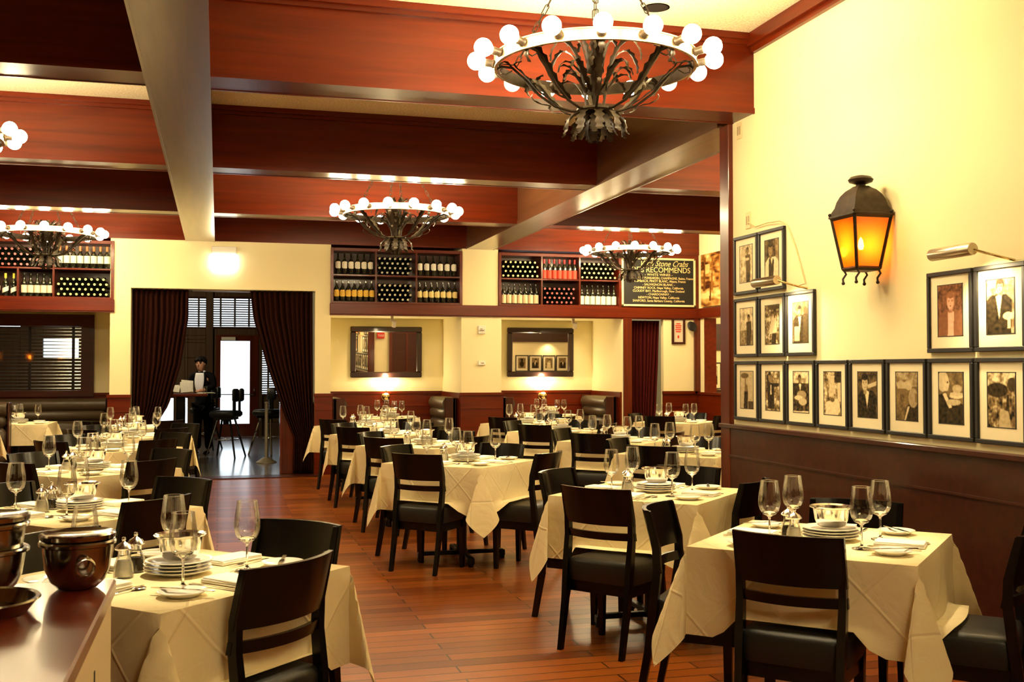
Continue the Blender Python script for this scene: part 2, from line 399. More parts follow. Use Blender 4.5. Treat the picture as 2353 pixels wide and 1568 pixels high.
part('wainscot', wb.mesh('wainscot', MT['wood']), wall_back)
part('post', B().box(5.895, 6.03, YB - .04, YB + .14, 0, 2.25).box(7.06, 7.17, YB - .05, YB + .12, 1.1, 2.25).mesh('post', MT['woodZ']), wall_back)
lg = B()
for x0, x1 in ((1.505, 7.15), (-5.6, -1.345)):
    lg.box(x0, x1, YB - .035, YB + .36, 2.25, 2.405, .006).box(x0, x1, YB - .02, YB + .02, 2.235, 2.25)
part('ledge', lg.mesh('ledge', MT['wood']), wall_back)
part('upper_panel', B().box(5.86, 7.15, YB, YB + .3, 2.405, ZB).mesh('upper_panel', MT['wood']), wall_back)
so = B().box(1.52, 3.40, YB + .36, YR, 2.26, 2.3).box(4.0, 5.9, YB + .36, YR, 2.26, 2.3).box(-5.2, -1.4, YB + .36, YR, 2.3, 2.4)
part('soffit', so.mesh('soffit', MT['wall']), wall_back)
part('half_wall', B().box(.86, 1.30, YB + .20, YB + .42, 0, 1.0, .01).box(.84, 1.31, YB + .18, YB + .44, .985, 1.01, .005).box(.84, .87, YB + .18, YB + .4, 0, .98, .004).mesh('half_wall', MT['woodZ']), wall_back)

# ---- right wall and the block behind it
XR = 3.53
wr = B().box(XR, XR + .34, -1.4, 7.0, 0, ZC)
wall_right = struct('wall_right', 'cream plaster right wall hung with framed photographs and a lantern', 'wall', wr.mesh('wall_right', MT['wall']))
wn = B().box(XR - .03, XR, -1.4, 7.0, 0, 1.075).box(XR - .055, XR, -1.4, 7.12, 1.06, 1.09, .004)
wn.box(XR - .04, XR, -1.4, 7.0, .86, .872).box(XR - .045, XR, -1.4, 7.0, 0, .14)
part('wainscot', wn.mesh('wainscot', MT['darkwood']), wall_right)
part('end_post', B().box(XR - .035, XR + .11, 6.98, 7.12, 0, ZB - .004, .004).mesh('end_post', MT['woodZ']), wall_right)
part('crown_moulding', B().box(XR - .06, XR, -1.4, 6.65, ZC - .09, ZC - .001).box(XR - .03, XR, -1.4, 6.65, ZC - .13, ZC - .09).mesh('crown', MT['woodY']), wall_right)
wc = B().box(XR + .11, 10.0, 6.88, 7.02, 0, ZC)
wall_divider = struct('wall_divider', 'cream cross wall with a dark wooden door, seen in the left mirror', 'wall', wc.mesh('wall_divider', MT['wall']))
part('door_panel', B().box(4.08, 4.8, 7.02, 7.07, 0, 2.05).mesh('dp', MT['darkwood']), wall_divider)
part('door_casing', B().box(4.01, 4.08, 7.02, 7.09, 0, 2.13).box(4.8, 4.87, 7.02, 7.09, 0, 2.13).box(4.08, 4.8, 7.02, 7.09, 2.05, 2.13).box(4.42, 4.46, 7.07, 7.085, 0, 2.05).mesh('dc', MT['woodZ']), wall_divider)
part('wainscot', B().box(5.2, 10, 7.02, 7.05, 0, 1.08).box(5.2, 10, 7.02, 7.07, 1.06, 1.09).box(5.2, 10, 7.02, 7.06, 1.86, 2.6).mesh('w', MT['darkwood']), wall_divider)
ws = B().box(7.15, 7.3, 12.6, 13.5, 0, ZC).box(7.15, 7.3, 15.07, 15.6, 0, ZC).box(7.15, 7.3, 13.5, 15.07, 2.25, ZC).box(7.15, 7.3, 13.5, 15.07, 0, 1.1)
wall_side = struct('wall_side', 'cream side wall right of the dining room with an opening near its end', 'wall', ws.mesh('wall_side', MT['wall']))
sd = B().box(7.12, 7.15, 12.82, 15.27, 0, 1.12).box(7.10, 7.15, 12.82, 15.27, 1.09, 1.125).box(7.11, 7.15, 12.82, 15.25, 2.25, 2.405)
sd.box(7.13, 7.32, 15.05, 15.075, 1.12, 2.25).box(7.13, 7.32, 13.48, 13.5, 1.12, 2.25)
part('wood_panelling', sd.mesh('wood_panelling', MT['woodY']), wall_side)
wf = B().box(7.3, 10.2, 17.0, 17.2, 0, 3.9).box(10.0, 10.2, 6.9, 17.0, 0, 3.9).box(7.3, 10.0, 15.6, 17, 2.62, 2.75).box(5.9, 7.3, 16.6, 16.8, 0, 3.0).box(7.17, 7.3, 15.6, 17.0, 0, 3)
wall_far = struct('wall_far', 'cream wall of the side room glimpsed through the opening', 'wall', wf.mesh('wall_far', MT['wall']))
part('wood_panelling', B().box(7.3, 10, 16.93, 17.0, 1.80, 2.25).box(7.3, 10, 16.95, 17, 0, 1.12).mesh('wp', MT['darkwood']), wall_far)

# ---- left and rear walls (only seen as reflections)
wall_left = struct('wall_left', 'cream left wall of the dining room with dark wainscot', 'wall', B().box(-7.2, -7.0, -1.4, YB, 0, ZC).mesh('wall_left', MT['wall']))
part('wainscot', B().box(-7.0, -6.96, -1.2, YB, 0, 1.1).mesh('w', MT['woodY']), wall_left)
wall_rear = struct('wall_rear', 'dark panelled rear wall behind the viewer', 'wall', B().box(-7.2, 3.6, -1.4, -1.2, 0, ZC).mesh('wall_rear', MT['darkwood']))

# ---- bar room beyond the opening
YO = 24.4
holes = [(-4.9, -3.99, 2.36, 3.02), (-3.55, -2.85, 1.72, 2.12), (-2.6, -2.1, 2.55, 3.0), (-1.45, -.27, 2.39, 3.02), (-.109, .79, 2.40, 3.03), (-1.45, -.93, .30, .85), (-.70, -.64, .30, .85), (-.035, .835, 0.0, 2.205), (.92, 1.75, .93, 2.05)]
xs = sorted({-7.2, 4.4} | {h[0] for h in holes} | {h[1] for h in holes}); zs = sorted({0.0, 3.4} | {h[2] for h in holes} | {h[3] for h in holes})
bo = B()
for i in range(len(xs) - 1):
    for j in range(len(zs) - 1):
        mx, mz = (xs[i] + xs[i + 1]) / 2, (zs[j] + zs[j + 1]) / 2
        if not any(h[0] < mx < h[1] and h[2] < mz < h[3] for h in holes): 
            e = .004; sol = lambda x, z: xs[0] < x < xs[-1] and zs[0] < z < zs[-1] and not any(h[0] < x < h[1] and h[2] < z < h[3] for h in holes)
            bo.box(xs[i] - (e if sol(xs[i] - .002, mz) else 0), xs[i + 1] + (e if sol(xs[i + 1] + .002, mz) else 0), YO, YO + .12, zs[j] - (e if sol(mx, zs[j] - .002) else 0), zs[j + 1] + (e if sol(mx, zs[j + 1] + .002) else 0))
bo.box(-7.2, -7.0, YR + .2, YO, 0, 3.4).box(4.2, 4.4, YR + .2, YO, 0, 3.4)
wall_bar = struct('wall_bar', 'dim wood panelled far wall of the bar with windows', 'wall', bo.mesh('wall_bar', MT['barwall']))
part('bar_front_wall', B().box(-7.2, -1.4, YR + .2, YR + .25, 2.4, 3.4).box(1.4, 5.9, YR + .2, YR + .3, 0, 3.4).box(-1.4, 1.4, YB + .36, YB + .4, ZB, 3.45).mesh('bfw', MT['barwall']), wall_bar)
part('bar_ceiling', B().box(-7.2, 4.4, YB + .3, YO + .12, 3.4, 3.5).mesh('bc', MT['darkwood']), wall_bar)
part('pilaster', B().box(-.26, -.12, YO - .06, YO, 0, 3.2).box(.86, .93, YO - .05, YO, 0, 3.2).mesh('pil', MT['barwall']), wall_bar)
part('baseboard', B().box(-3, -.06, YO - .03, YO, 0, .18).mesh('bb', MT['darkwood']), wall_bar)
def blind_window(name, label, x0, x1, z0, z1, y, step=.05, tapes=3, tilt=.6):
    w = struct(name, label, 'window', B().box(x0 - .03, x1 + .03, y - .04, y, z0 - .03, z0).box(x0 - .03, x1 + .03, y - .04, y, z1, z1 + .03).box(x0 - .03, x0, y - .04, y, z0, z1).box(x1, x1 + .03, y - .04, y, z0, z1).mesh(name, MT['darkwood']))
    part('pane', B().box(x0, x1, y + .05, y + .056, z0, z1).mesh('pane', MT['pane']), w)
    s = B(); z = z0 + step * .5
    while z < z1:
        s.box(x0, x1, -.025, .025, -.0015, .0015, 0, T(0, y - .06, z, 0, tilt)); z += step
    bl = part('blind', s.mesh('blind', MT['slat']), w)
    t = B()
    for k in range(tapes):
        x = x0 + (x1 - x0) * (k + .5) / tapes; t.box(x - .02, x + .02, y - .088, y - .084, z0, z1)
    part('blind_tape', t.mesh('tape', MT['slat']), bl)
    return w
blind_window('window_2', 'high bright window with dark blinds over the glazed bar door', -.109, .79, 2.40, 3.03, YO)
blind_window('window_3', 'high bright window with dark blinds left of the glazed bar door', -1.45, -.27, 2.39, 3.02, YO, tapes=4)
blind_window('window_4', 'tall bright window with dark blinds right of the bar door', .92, 1.75, .93, 2.05, YO)
for k, (h, lb) in enumerate(((holes[0], 'small bright bar window behind the dining room blinds, uppermost left'), (holes[1], 'low wide bright bar window behind the dining room blinds'), (holes[2], 'narrow bright bar window behind the blinds near the right jamb'), (holes[5], 'low bright bar window beneath the host desk'), (holes[6], 'very narrow bright slit window beside the host desk'))):
    w = struct('window_%d' % (5 + k), lb, 'window', B().box(h[0] - .02, h[1] + .02, YO - .03, YO, h[2] - .03, h[2]).box(h[0] - .02, h[1] + .02, YO - .03, YO, h[3], h[3] + .03).mesh('w', MT['darkwood']))
    part('pane', B().box(h[0], h[1], YO + .05, YO + .056, h[2], h[3]).mesh('pane', MT['pane']), w)
d = struct('door_1', 'reddish wooden bar door with one tall glass pane full of daylight', 'door', B().box(-.05, .045, YO - .04, YO + .03, .0, 2.22).box(.665, .85, YO - .04, YO + .03, .0, 2.22).box(.045, .665, YO - .04, YO + .03, .0, .28).box(.045, .665, YO - .04, YO + .03, 2.09, 2.22).mesh('door', MT['woodZ']))
part('pane', B().box(.045, .665, YO, YO + .008, .28, 2.09).mesh('pane', MT['pane']), d)
part('push_bar', B().tube([(.06, YO - .1, .92), (.74, YO - .1, .92), (.76, YO - .05, 1.0), (.76, YO - .04, 1.06)], .014, 8).mesh('pb', MT['chrome'], 40), d)
part('door_closer', B().box(.06, .36, YO - .1, YO - .04, 2.105, 2.175, .006).mesh('dcl', MT['white']), d)

# ---- big blind window of the left recess
w1 = struct('window_1', 'wide interior window with dark blinds and mahogany frame above the leather banquette', 'window', B().box(-5.2, -1.73, YR - .08, YR + .02, 2.09, 2.26).box(-5.2, -1.73, YR - .08, YR + .02, 1.08, 1.17).box(-1.90, -1.73, YR - .08, YR + .02, 1.17, 2.09).mesh('w1', MT['darkwood']))
part('pane', B().box(-5.2, -1.9, YR - .03, YR - .026, 1.17, 2.09).mesh('pane', MT['pane']), w1)
s = B(); z = 1.20
while z < 2.08:
    s.box(-5.2, -1.92, -.024, .024, -.0015, .0015, 0, T(0, YR + .06, z, 0, .25)); z += .048
bl = part('blind', s.mesh('blind', MT['slat']), w1)
part('blind_tape', B().box(-2.62, -2.58, YR + .03, YR + .034, 1.17, 2.09).box(-2.04, -2.0, YR + .03, YR + .034, 1.17, 2.09).box(-3.05, -3.01, YR + .03, YR + .034, 1.17, 2.09).mesh('tape', MT['slat']), bl)

# ================================================================== curtains
def curtain(name, label, bounds, y, zt, zb, mat, folds, amp=.045, group=None):
    # bounds(t) -> (left, right) at height fraction t from the top
    nu, nv = folds * 8, 30
    def fn(u, v):
        l, r = bounds(v); z = zt + (zb - zt) * v
        w = (r - l)
        ph = 2 * PI * folds * u + .5 * sin(7 * u + 3 * v)
        return (l + w * u + .006 * sin(11 * u + 5 * v), y + amp * sin(ph) * (.75 + .25 * sin(5 * u * PI)) + .02 * sin(3 * v), z)
    o = thing(name, label, 'curtain', (0, 0, 0), 0, group, B().grid(fn, nu, nv).mesh(name, mat, 180, solid=.004))
    return o
def lerp_tab(tab):
    def f(t):
        for (a, v0), (b, v1) in zip(tab[:-1], tab[1:]):
            if t <= b:
                k = (t - a) / (b - a); k = k * k * (3 - 2 * k) if False else k
                return tuple(p + (q - p) * k for p, q in zip(v0, v1))
        return tab[-1][1]
    return f
curtain('curtain', 'heavy dark velvet curtain gathered at the left jamb of the bar opening', lerp_tab([(0, (-1.13, -.40)), (.15, (-1.13, -.40)), (.4, (-1.13, -.50)), (.62, (-1.13, -.66)), (.70, (-1.12, -.78)), (.78, (-1.09, -.86)), (.83, (-1.06, -.84)), (1, (-1.10, -.76))]), YB + .16, 2.565, .02, MT['curtain'], 11)
curtain('curtain', 'heavy dark velvet curtain hanging at the right jamb of the bar opening', lerp_tab([(0, (.42, 1.28)), (.15, (.46, 1.28)), (.4, (.64, 1.28)), (.55, (.78, 1.28)), (.7, (.92, 1.28)), (.8, (1.03, 1.27)), (1, (1.02, 1.27))]), YB + .11, 2.565, .02, MT['curtain'], 12)
curtain('curtain', 'dark red velvet curtain in the narrow opening beside the right booth', lerp_tab([(0, (6.04, 6.56)), (.3, (6.04, 6.54)), (.6, (6.05, 6.50)), (.75, (6.12, 6.46)), (.85, (6.2, 6.42)), (1, (6.12, 6.46))]), YB + .16, 2.22, .02, MT['redcurtain'], 9)
# ================================================================== wine racks
def bottle_body(h=.30, r=.0375):
    return [(0.0, 0), (r * .9, 0), (r, .006), (r, h * .58), (r * .93, h * .64), (r * .6, h * .70), (.0155, h * .75), (.0135, h * .80), (.0135, h * .975), (.0155, h * .98), (.0155, h), (0, h)]
BT = B().lathe(bottle_body(), 14).mesh('wine_bottle', MT['sbottle'], 50)
def sleeve(z0, z1, r, n=14, dr=.0006, arc=(0, 1), shape=None):
    b = B(); k0 = 10
    def fn(u, v):
        a = PI * (1.0 + .02) + (PI - .04) * u if arc == 'front' else 2 * PI * u
        lo, hi = z0, z1
        if shape == 'hex':
            e = min(1, (.5 - abs(u - .5)) / .28); e = max(0, e); m = (z0 + z1) / 2
            lo = m - (m - z0) * (.62 + .38 * e); hi = m + (z1 - m) * (.62 + .38 * e)
        if shape == 'diag': lo = z0 + (z1 - z0) * .45 * u; hi = z1 - (z1 - z0) * .45 * (1 - u)
        return ((r + dr) * cos(a), (r + dr) * sin(a), lo + (hi - lo) * v)
    b.grid(fn, n, 2); return b
LAB = {}
def label_mesh(z0, z1, col, shape):
    k = ('L', z0, z1, col, shape)
    if k not in LAB: LAB[k] = sleeve(z0, z1, .0375, 14, .0007, 'front', shape).mesh('paper_label', flat('label_paper', col), 180)
    return LAB[k]
def caps_mesh(col, lying=False):
    k = ('C', col, lying)
    z_ = .286 if lying else .235
    if k not in LAB: LAB[k] = B().lathe([(.0150, z_), (.0158, z_ + .003), (.0158, .3008), (0, .3012)], 12).mesh('foil_capsule', flat('foil', col, .35), 50)
    return LAB[k]
def standing(xs_, z, cap, lab, shape, zz, label, group, y=15.37, glass=None):
    for x in xs_:
        o = thing('wine_bottle', label, 'wine bottle', (x, y, z), 0, group, BT)
        if lab: part('paper_label', label_mesh(zz[0], zz[1], lab, shape), o)
        if cap: part('foil_capsule', caps_mesh(cap), o)
def lying(x0, n, z, cap, label, group, rows=4, pitch=.0745, odd=0):
    for r in range(rows):
        m = n if (r + odd) % 2 == 0 else n - 1
        for k in range(m):
            x = x0 + .0385 + pitch * k + (pitch / 2 if (r + odd) % 2 else 0)
            o = thing('wine_bottle', label, 'wine bottle', (x, 15.63, z + .0385 + r * .0668), 0, group, BT)
            o.rotation_euler = (PI / 2, 0, 0)
            part('foil_capsule', caps_mesh(cap, True), o)
def rack(label, x0, x1, cols, cols_low=None):
    z0, z1 = 2.405, 3.19
    root = thing('wine_rack', label, 'wine rack', ((x0 + x1) / 2, 15.3, z0))
    X = (x0 + x1) / 2
    c = B().box(x0, x0 + .04, YB - .025, YB + .35, z0, z1, .003).box(x1 - .04, x1, YB - .025, YB + .35, z0, z1, .003).box(x0 + .04, x1 - .04, YB - .025, YB + .35, z1 - .045, z1, .003).box(x0 + .04, x1 - .04, YB - .012, YB + .35, z0, z0 + .028)
    M = T(-X, -15.3, -z0)
    def loc(b, n, m): 
        q = B().add(b.v, b.f, M); return part(n, q.mesh(n, m), root)
    loc(c, 'case', MT['wood'])
    loc(B().box(x0 + .04, x1 - .04, YB + .335, YB + .35, z0 + .03, z1 - .045), 'back_panel', MT['darkwood'])
    loc(B().box(x0 + .04, x1 - .04, YB - .01, YB + .335, 2.796, 2.816), 'shelf', MT['wood'])
    for x in cols: loc(B().box(x - .012, x + .012, YB - .01, YB + .335, 2.816, z1 - .045), 'divider', MT['woodZ'])
    for x in (cols_low or cols): loc(B().box(x - .012, x + .012, YB - .01, YB + .335, z0 + .028, 2.796), 'divider', MT['woodZ'])
    return root
ZL, ZU = 2.4335, 2.8165
rack('mahogany wine rack on the ledge above the left mirror', 1.516, 3.411, (2.156, 2.738))
lin = lambda a, b, n: [a + (b - a) * i / (n - 1) for i in range(n)]
WH, YL, PY, CR, PK = (.86, .84, .74), (.85, .55, .08), (.85, .70, .30), (.80, .62, .40), (.75, .16, .13)
standing(lin(1.625, 2.085, 6), ZU, None, WH, 'hex', (.085, .185), 'dark bottle with white hexagonal label, upper left cubby of the rack above the left mirror', 'bottles in the upper left cubby above the left mirror')
standing(lin(2.80, 3.30, 6), ZU, None, (.88, .87, .80), 'hex', (.085, .185), 'dark bottle with white hexagonal label, upper right cubby above the left mirror', 'bottles in the upper right cubby above the left mirror')
standing(lin(1.605, 2.105, 7), ZL, None, YL, 'hex', (.07, .165), 'dark bottle with yellow hexagonal label, lower left cubby above the left mirror', 'bottles in the lower left cubby above the left mirror')
standing(lin(2.795, 3.315, 7), ZL, None, PY, 'hex', (.075, .165), 'dark bottle with pale yellow label, lower right cubby above the left mirror', 'bottles in the lower right cubby above the left mirror')
lying(2.172, 7, ZU, (.62, .60, .45), 'bottle lying with pale capsule outward, upper middle cubby above the left mirror', 'bottles lying in the upper middle cubby above the left mirror', odd=1)
lying(2.172, 7, ZL, (.66, .62, .42), 'bottle lying with pale capsule outward, lower middle cubby above the left mirror', 'bottles lying in the lower middle cubby above the left mirror', odd=1)
rack('mahogany wine rack on the ledge between the cream pier and the chalkboard', 3.955, 5.87, (4.619, 5.211))
lying(4.0, 8, ZU, (.82, .70, .35), 'bottle lying with cream capsule outward, upper left cubby beside the cream pier', 'bottles lying in the upper left cubby beside the cream pier', odd=0)
standing(lin(4.675, 5.155, 7), ZU, (.62, .03, .04), (.62, .07, .04), None, (.01, .135), 'bottle with red capsule and red label in the rack beside the chalkboard', 'red labelled bottles in the rack beside the chalkboard')
lying(5.226, 8, ZU, (.78, .58, .25), 'bottle lying with yellow capsule outward, upper right cubby beside the chalkboard', 'bottles lying in the upper right cubby beside the chalkboard', odd=0)
standing(lin(4.05, 4.55, 7), ZL, None, CR, None, (.015, .14), 'bottle with cream label in the lower left cubby beside the cream pier', 'cream labelled bottles beside the cream pier')
lying(4.64, 7, ZL, (.62, .10, .11), 'bottle lying with red capsule outward, lower cubby beneath the red labelled bottles', 'bottles lying beneath the red labelled bottles', odd=1)
standing(lin(5.265, 5.78, 7), ZL, None, (.86, .80, .66), None, (.015, .14), 'bottle with white label in the lower right cubby beside the chalkboard', 'white labelled bottles beside the chalkboard')
rack('mahogany wine rack on the left ledge above the blind window', -3.4, -1.353, (-2.106,), (-2.54, -2.106))
lying(-3.18, 14, ZU, (.66, .14, .16), 'bottle lying with red capsule outward in the rack above the blind window', 'red capsule bottles above the blind window', odd=1)
standing(lin(-2.04, -1.45, 8), ZU, (.72, .2, .06), (.86, .82, .66), None, (.07, .17), 'bottle with orange capsule and cream label above the blind window', 'orange capsule bottles above the blind window')
standing(lin(-2.90, -2.60, 4), ZL, (.82, .62, .08), (.86, .84, .74), 'diag', (.03, .14), 'bottle with yellow capsule and slanted white label above the blind window', 'yellow capsule bottles above the blind window')
standing(lin(-2.475, -2.155, 5), ZL, None, (.72, .60, .48), None, (.05, .15), 'bottle with pale pink label in the lower middle cubby above the blind window', 'pink labelled bottles above the blind window')
lying(-2.088, 9, ZL, (.80, .72, .30), 'bottle lying with yellow capsule outward, lower right cubby above the blind window', 'yellow capsule bottles lying above the blind window', odd=0)

# ================================================================== chalkboard
def text_mesh(lines, name, mat, depth=.0015):
    b = None; me_all = B()
    for txt, x, z, size, shear, sx in lines:
        cu = bpy.data.curves.new('t', 'FONT'); cu.body = txt; cu.size = size; cu.align_x = 'CENTER'; cu.shear = shear; cu.extrude = depth; cu.resolution_u = 3
        o = bpy.data.objects.new('t', cu); COL.objects.link(o)
        dg = bpy.context.evaluated_depsgraph_get(); dg.update()
        me = bpy.data.meshes.new_from_object(o.evaluated_get(dg))
        M = T(x, 0, z) @ Matrix.Rotation(PI / 2, 4, 'X') @ Matrix.Diagonal((sx, 1, 1, 1))
        me_all.add([v.co for v in me.vertices], [p.vertices[:] for p in me.polygons], M)
        bpy.data.objects.remove(o); bpy.data.meshes.remove(me); bpy.data.curves.remove(cu)
    return me_all.mesh(name, mat, normals=False)
cb = thing('chalkboard', 'black wine list board with cream lettering and cream frame, hung at the right', 'sign', (6.475, YB - .012, 2.80))
W_, H_ = .605, .372
part('board', B().box(-W_ + .02, W_ - .02, -.012, 0.01, -H_ + .02, H_ - .02).mesh('board', MT['ink']), cb)
part('frame', B().box(-W_, W_, -.03, .01, H_ - .03, H_, .004).box(-W_, W_, -.03, .01, -H_, -H_ + .03, .004).box(-W_, -W_ + .03, -.03, .01, -H_, H_, .004).box(W_ - .03, W_, -.03, .01, -H_, H_, .004).mesh('frame', MT['goldframe']), cb)
LN = [('With Stone Crabs', .08, .245, .125, .45, .86), ("JOE'S RECOMMENDS", .02, .150, .118, 0, .93), ('- WHITE WINES -', 0, .098, .052, 0, 1.15), ('CLICQUOT PONSARDIN, CHAMPAGNE, Reims, France', .05, .047, .050, 0, .88), ('TRIMBACH, PINOT BLANC, Alsace, France', .02, .000, .052, 0, .9),
      ('- SAUVIGNON BLANC -', 0, -.052, .050, 0, 1.02), ('CHIMNEY ROCK, Napa Valley, California', 0, -.102, .050, 0, .95), ('CLOUDY BAY, Marlborough, New Zealand', .0, -.150, .050, 0, .95), ('- CHARDONNAY -', 0, -.200, .048, 0, 1.0), ('NEWTON, Napa Valley, California', 0, -.250, .050, 0, .95), ('SANFORD, Santa Barbara County, California', -.0, -.300, .050, 0, .93)]
part('lettering', text_mesh([(t, x, z, s_, sh, sx) for t, x, z, s_, sh, sx in LN], 'lettering', MT['gold']), cb, (0, -.0135, 0))

# ================================================================== photographs
SEP = [(0.0, (.007, .005, .003)), (.5, (.25, .165, .065)), (1.0, (.88, .74, .46))]
def sepia(t, red=0.0):
    t = max(0, min(1, t))
    if t < .5: a, b, k = SEP[0][1], SEP[1][1], t / .5
    else: a, b, k = SEP[1][1], SEP[2][1], (t - .5) / .5
    c = [p + (q - p) * k for p, q in zip(a, b)]
    return (c[0] * (1 + .25 * red), c[1] * (1 - .22 * red), c[2] * (1 - .1 * red), 1)
def inpoly(x, y, P):
    c = False; j = len(P) - 1
    for i in range(len(P)):
        if (P[i][1] > y) != (P[j][1] > y) and x < (P[j][0] - P[i][0]) * (y - P[i][1]) / (P[j][1] - P[i][1]) + P[i][0]: c = not c
        j = i
    return c
def photo_mesh(w, h, bg, ops, seed=0, red=0, blotch=.25, nx=56, ny=84, pal=None):
    # a flat print: regular grid in local xz facing -y, one colour per face
    vs = [(-w / 2 + w * i / nx, 0, -h / 2 + h * j / ny) for j in range(ny + 1) for i in range(nx + 1)]
    fs = [(j * (nx + 1) + i, j * (nx + 1) + i + 1, (j + 1) * (nx + 1) + i + 1, (j + 1) * (nx + 1) + i) for j in range(ny) for i in range(nx)]
    me = bpy.data.meshes.new('photo_print'); me.from_pydata(vs, [], fs)
    at = me.color_attributes.new('Col', 'FLOAT_COLOR', 'CORNER')
    F = [[0.0] * nx for _ in range(ny)]
    for j in range(ny):
        for i in range(nx):
            x, y = (i + .5) / nx, (j + .5) / ny
            t = bg(x, y) if callable(bg) else bg
            t += blotch * noise.noise(Vector((x * 5 + seed * 9, y * 7, seed))) + blotch * .8 * noise.noise(Vector((x * 15 + seed, y * 19, 4)))
            for op in ops:
                if op[0] == 'e':
                    if ((x - op[1]) / op[3]) ** 2 + ((y - op[2]) / op[4]) ** 2 < 1: t = op[5] + .10 * noise.noise(Vector((x * 14, y * 14, seed)))
                elif inpoly(x, y, op[1]): t = op[2] + .10 * noise.noise(Vector((x * 9, y * 16, seed + 3)))
            F[j][i] = t
    if not pal:     # soften like a real print
        G = [[(F[j][i] * 2 + F[j][max(0, i - 1)] + F[j][min(nx - 1, i + 1)] + F[max(0, j - 1)][i] + F[min(ny - 1, j + 1)][i]) / 6 for i in range(nx)] for j in range(ny)]
        F = G
    data = []
    for j in range(ny):
        for i in range(nx):
            data += list(pal(F[j][i]) if pal else sepia(F[j][i], red)) * 4
    at.data.foreach_set('color', data)
    me.materials.append(MT['photo'])
    return me
def head(x, y, r, tone=.72, hair=.1, face=True, turn=0.0):
    # hair mass, neck, face oval with a darker cheek side, brows, eyes, nose shade and mouth
    ry = r * .86
    o = [('p', [(x - r * .42, y - ry * 1.35), (x - r * .4, y), (x + r * .4, y), (x + r * .42, y - ry * 1.35)], tone * .72), ('e', x, y + ry * .30, r * 1.0, ry * .95, hair), ('e', x + turn * r * .2, y - ry * .10, r * .80, ry * .95, tone * .78), ('e', x - r * .10 + turn * r * .2, y - ry * .06, r * .66, ry * .86, tone)]
    if face:
        c = x - r * .06 + turn * r * .3
        for s_ in (-1, 1):
            o += [('e', c + s_ * r * .32, y + ry * .16, r * .20, ry * .05, tone * .45), ('e', c + s_ * r * .32, y + ry * .03, r * .13, ry * .055, tone * .35)]
        o += [('p', [(c + r * .02, y + ry * .05), (c + r * .16, y - ry * .30), (c + r * .02, y - ry * .30)], tone * .72), ('e', c, y - ry * .52, r * .26, ry * .055, tone * .45)]
    o += [('e', x, y + ry * .78, r * .85, ry * .42, hair)]
    return o
def tux(x, top, w, bot=0.0, jacket=.05):
    return [('p', [(x - w * .5, bot), (x - w * .55, top - .12), (x - w * .3, top), (x + w * .3, top), (x + w * .55, top - .12), (x + w * .5, bot)], jacket), ('p', [(x - w * .14, top), (x + w * .14, top), (x + .01, bot + (top - bot) * .35)], .92), ('p', [(x - w * .13, top - .03), (x - w * .13, top + .015), (x + w * .13, top - .03), (x + w * .13, top + .015)], .02)]
def frame_thing(label, x, y, z, rz, w, h, me_args, group=None, mat_tone=None):
    root = thing('framed_photo', label, 'framed photo', (x, y, z), rz, group)
    fw = .022; d = .022
    part('frame', B().box(-w / 2, w / 2, -d, 0, h / 2 - fw, h / 2, .003).box(-w / 2, w / 2, -d, 0, -h / 2, -h / 2 + fw, .003).box(-w / 2, -w / 2 + fw, -d, 0, -h / 2 + fw, h / 2 - fw, .003).box(w / 2 - fw, w / 2, -d, 0, -h / 2 + fw, h / 2 - fw, .003).mesh('frame', MT['frame']), root)
    a, b_ = w - .155, h - .15
    part('mount_board', B().box(-w / 2 + fw, w / 2 - fw, -.010, -.002, -h / 2 + fw, h / 2 - fw).mesh('mount_board', MT['mat']), root)
    part('photo_print', photo_mesh(a, b_, *me_args[0], **me_args[1]), root, (0, -.0108, .006))
    k = B()
    for s_ in (-1, 1): k.box(-a / 2 - .004, a / 2 + .004, -.0112, -.0101, s_ * b_ / 2 - .002 + .006, s_ * b_ / 2 + .002 + .006).box(s_ * a / 2 - .003, s_ * a / 2 + .003, -.0112, -.0101, -b_ / 2 + .006, b_ / 2 + .006)
    part('print_border', k.mesh('print_border', MT['frame']), root)
    part('glass_sheet', B().add([(-w / 2 + fw, -.015, -h / 2 + fw), (w / 2 - fw, -.015, -h / 2 + fw), (w / 2 - fw, -.015, h / 2 - fw), (-w / 2 + fw, -.015, h / 2 - fw)], [(0, 1, 2, 3)]).mesh('glass_sheet', MT['picglass'], normals=False), root)
    return root
P_ = lambda bg, ops, seed, **kw: ((bg, ops, seed), kw)
def yk(k): return 6.764 - .3585 * k
RZ1, RZ2, RZ3 = 1.3285, 1.7655, 2.2005
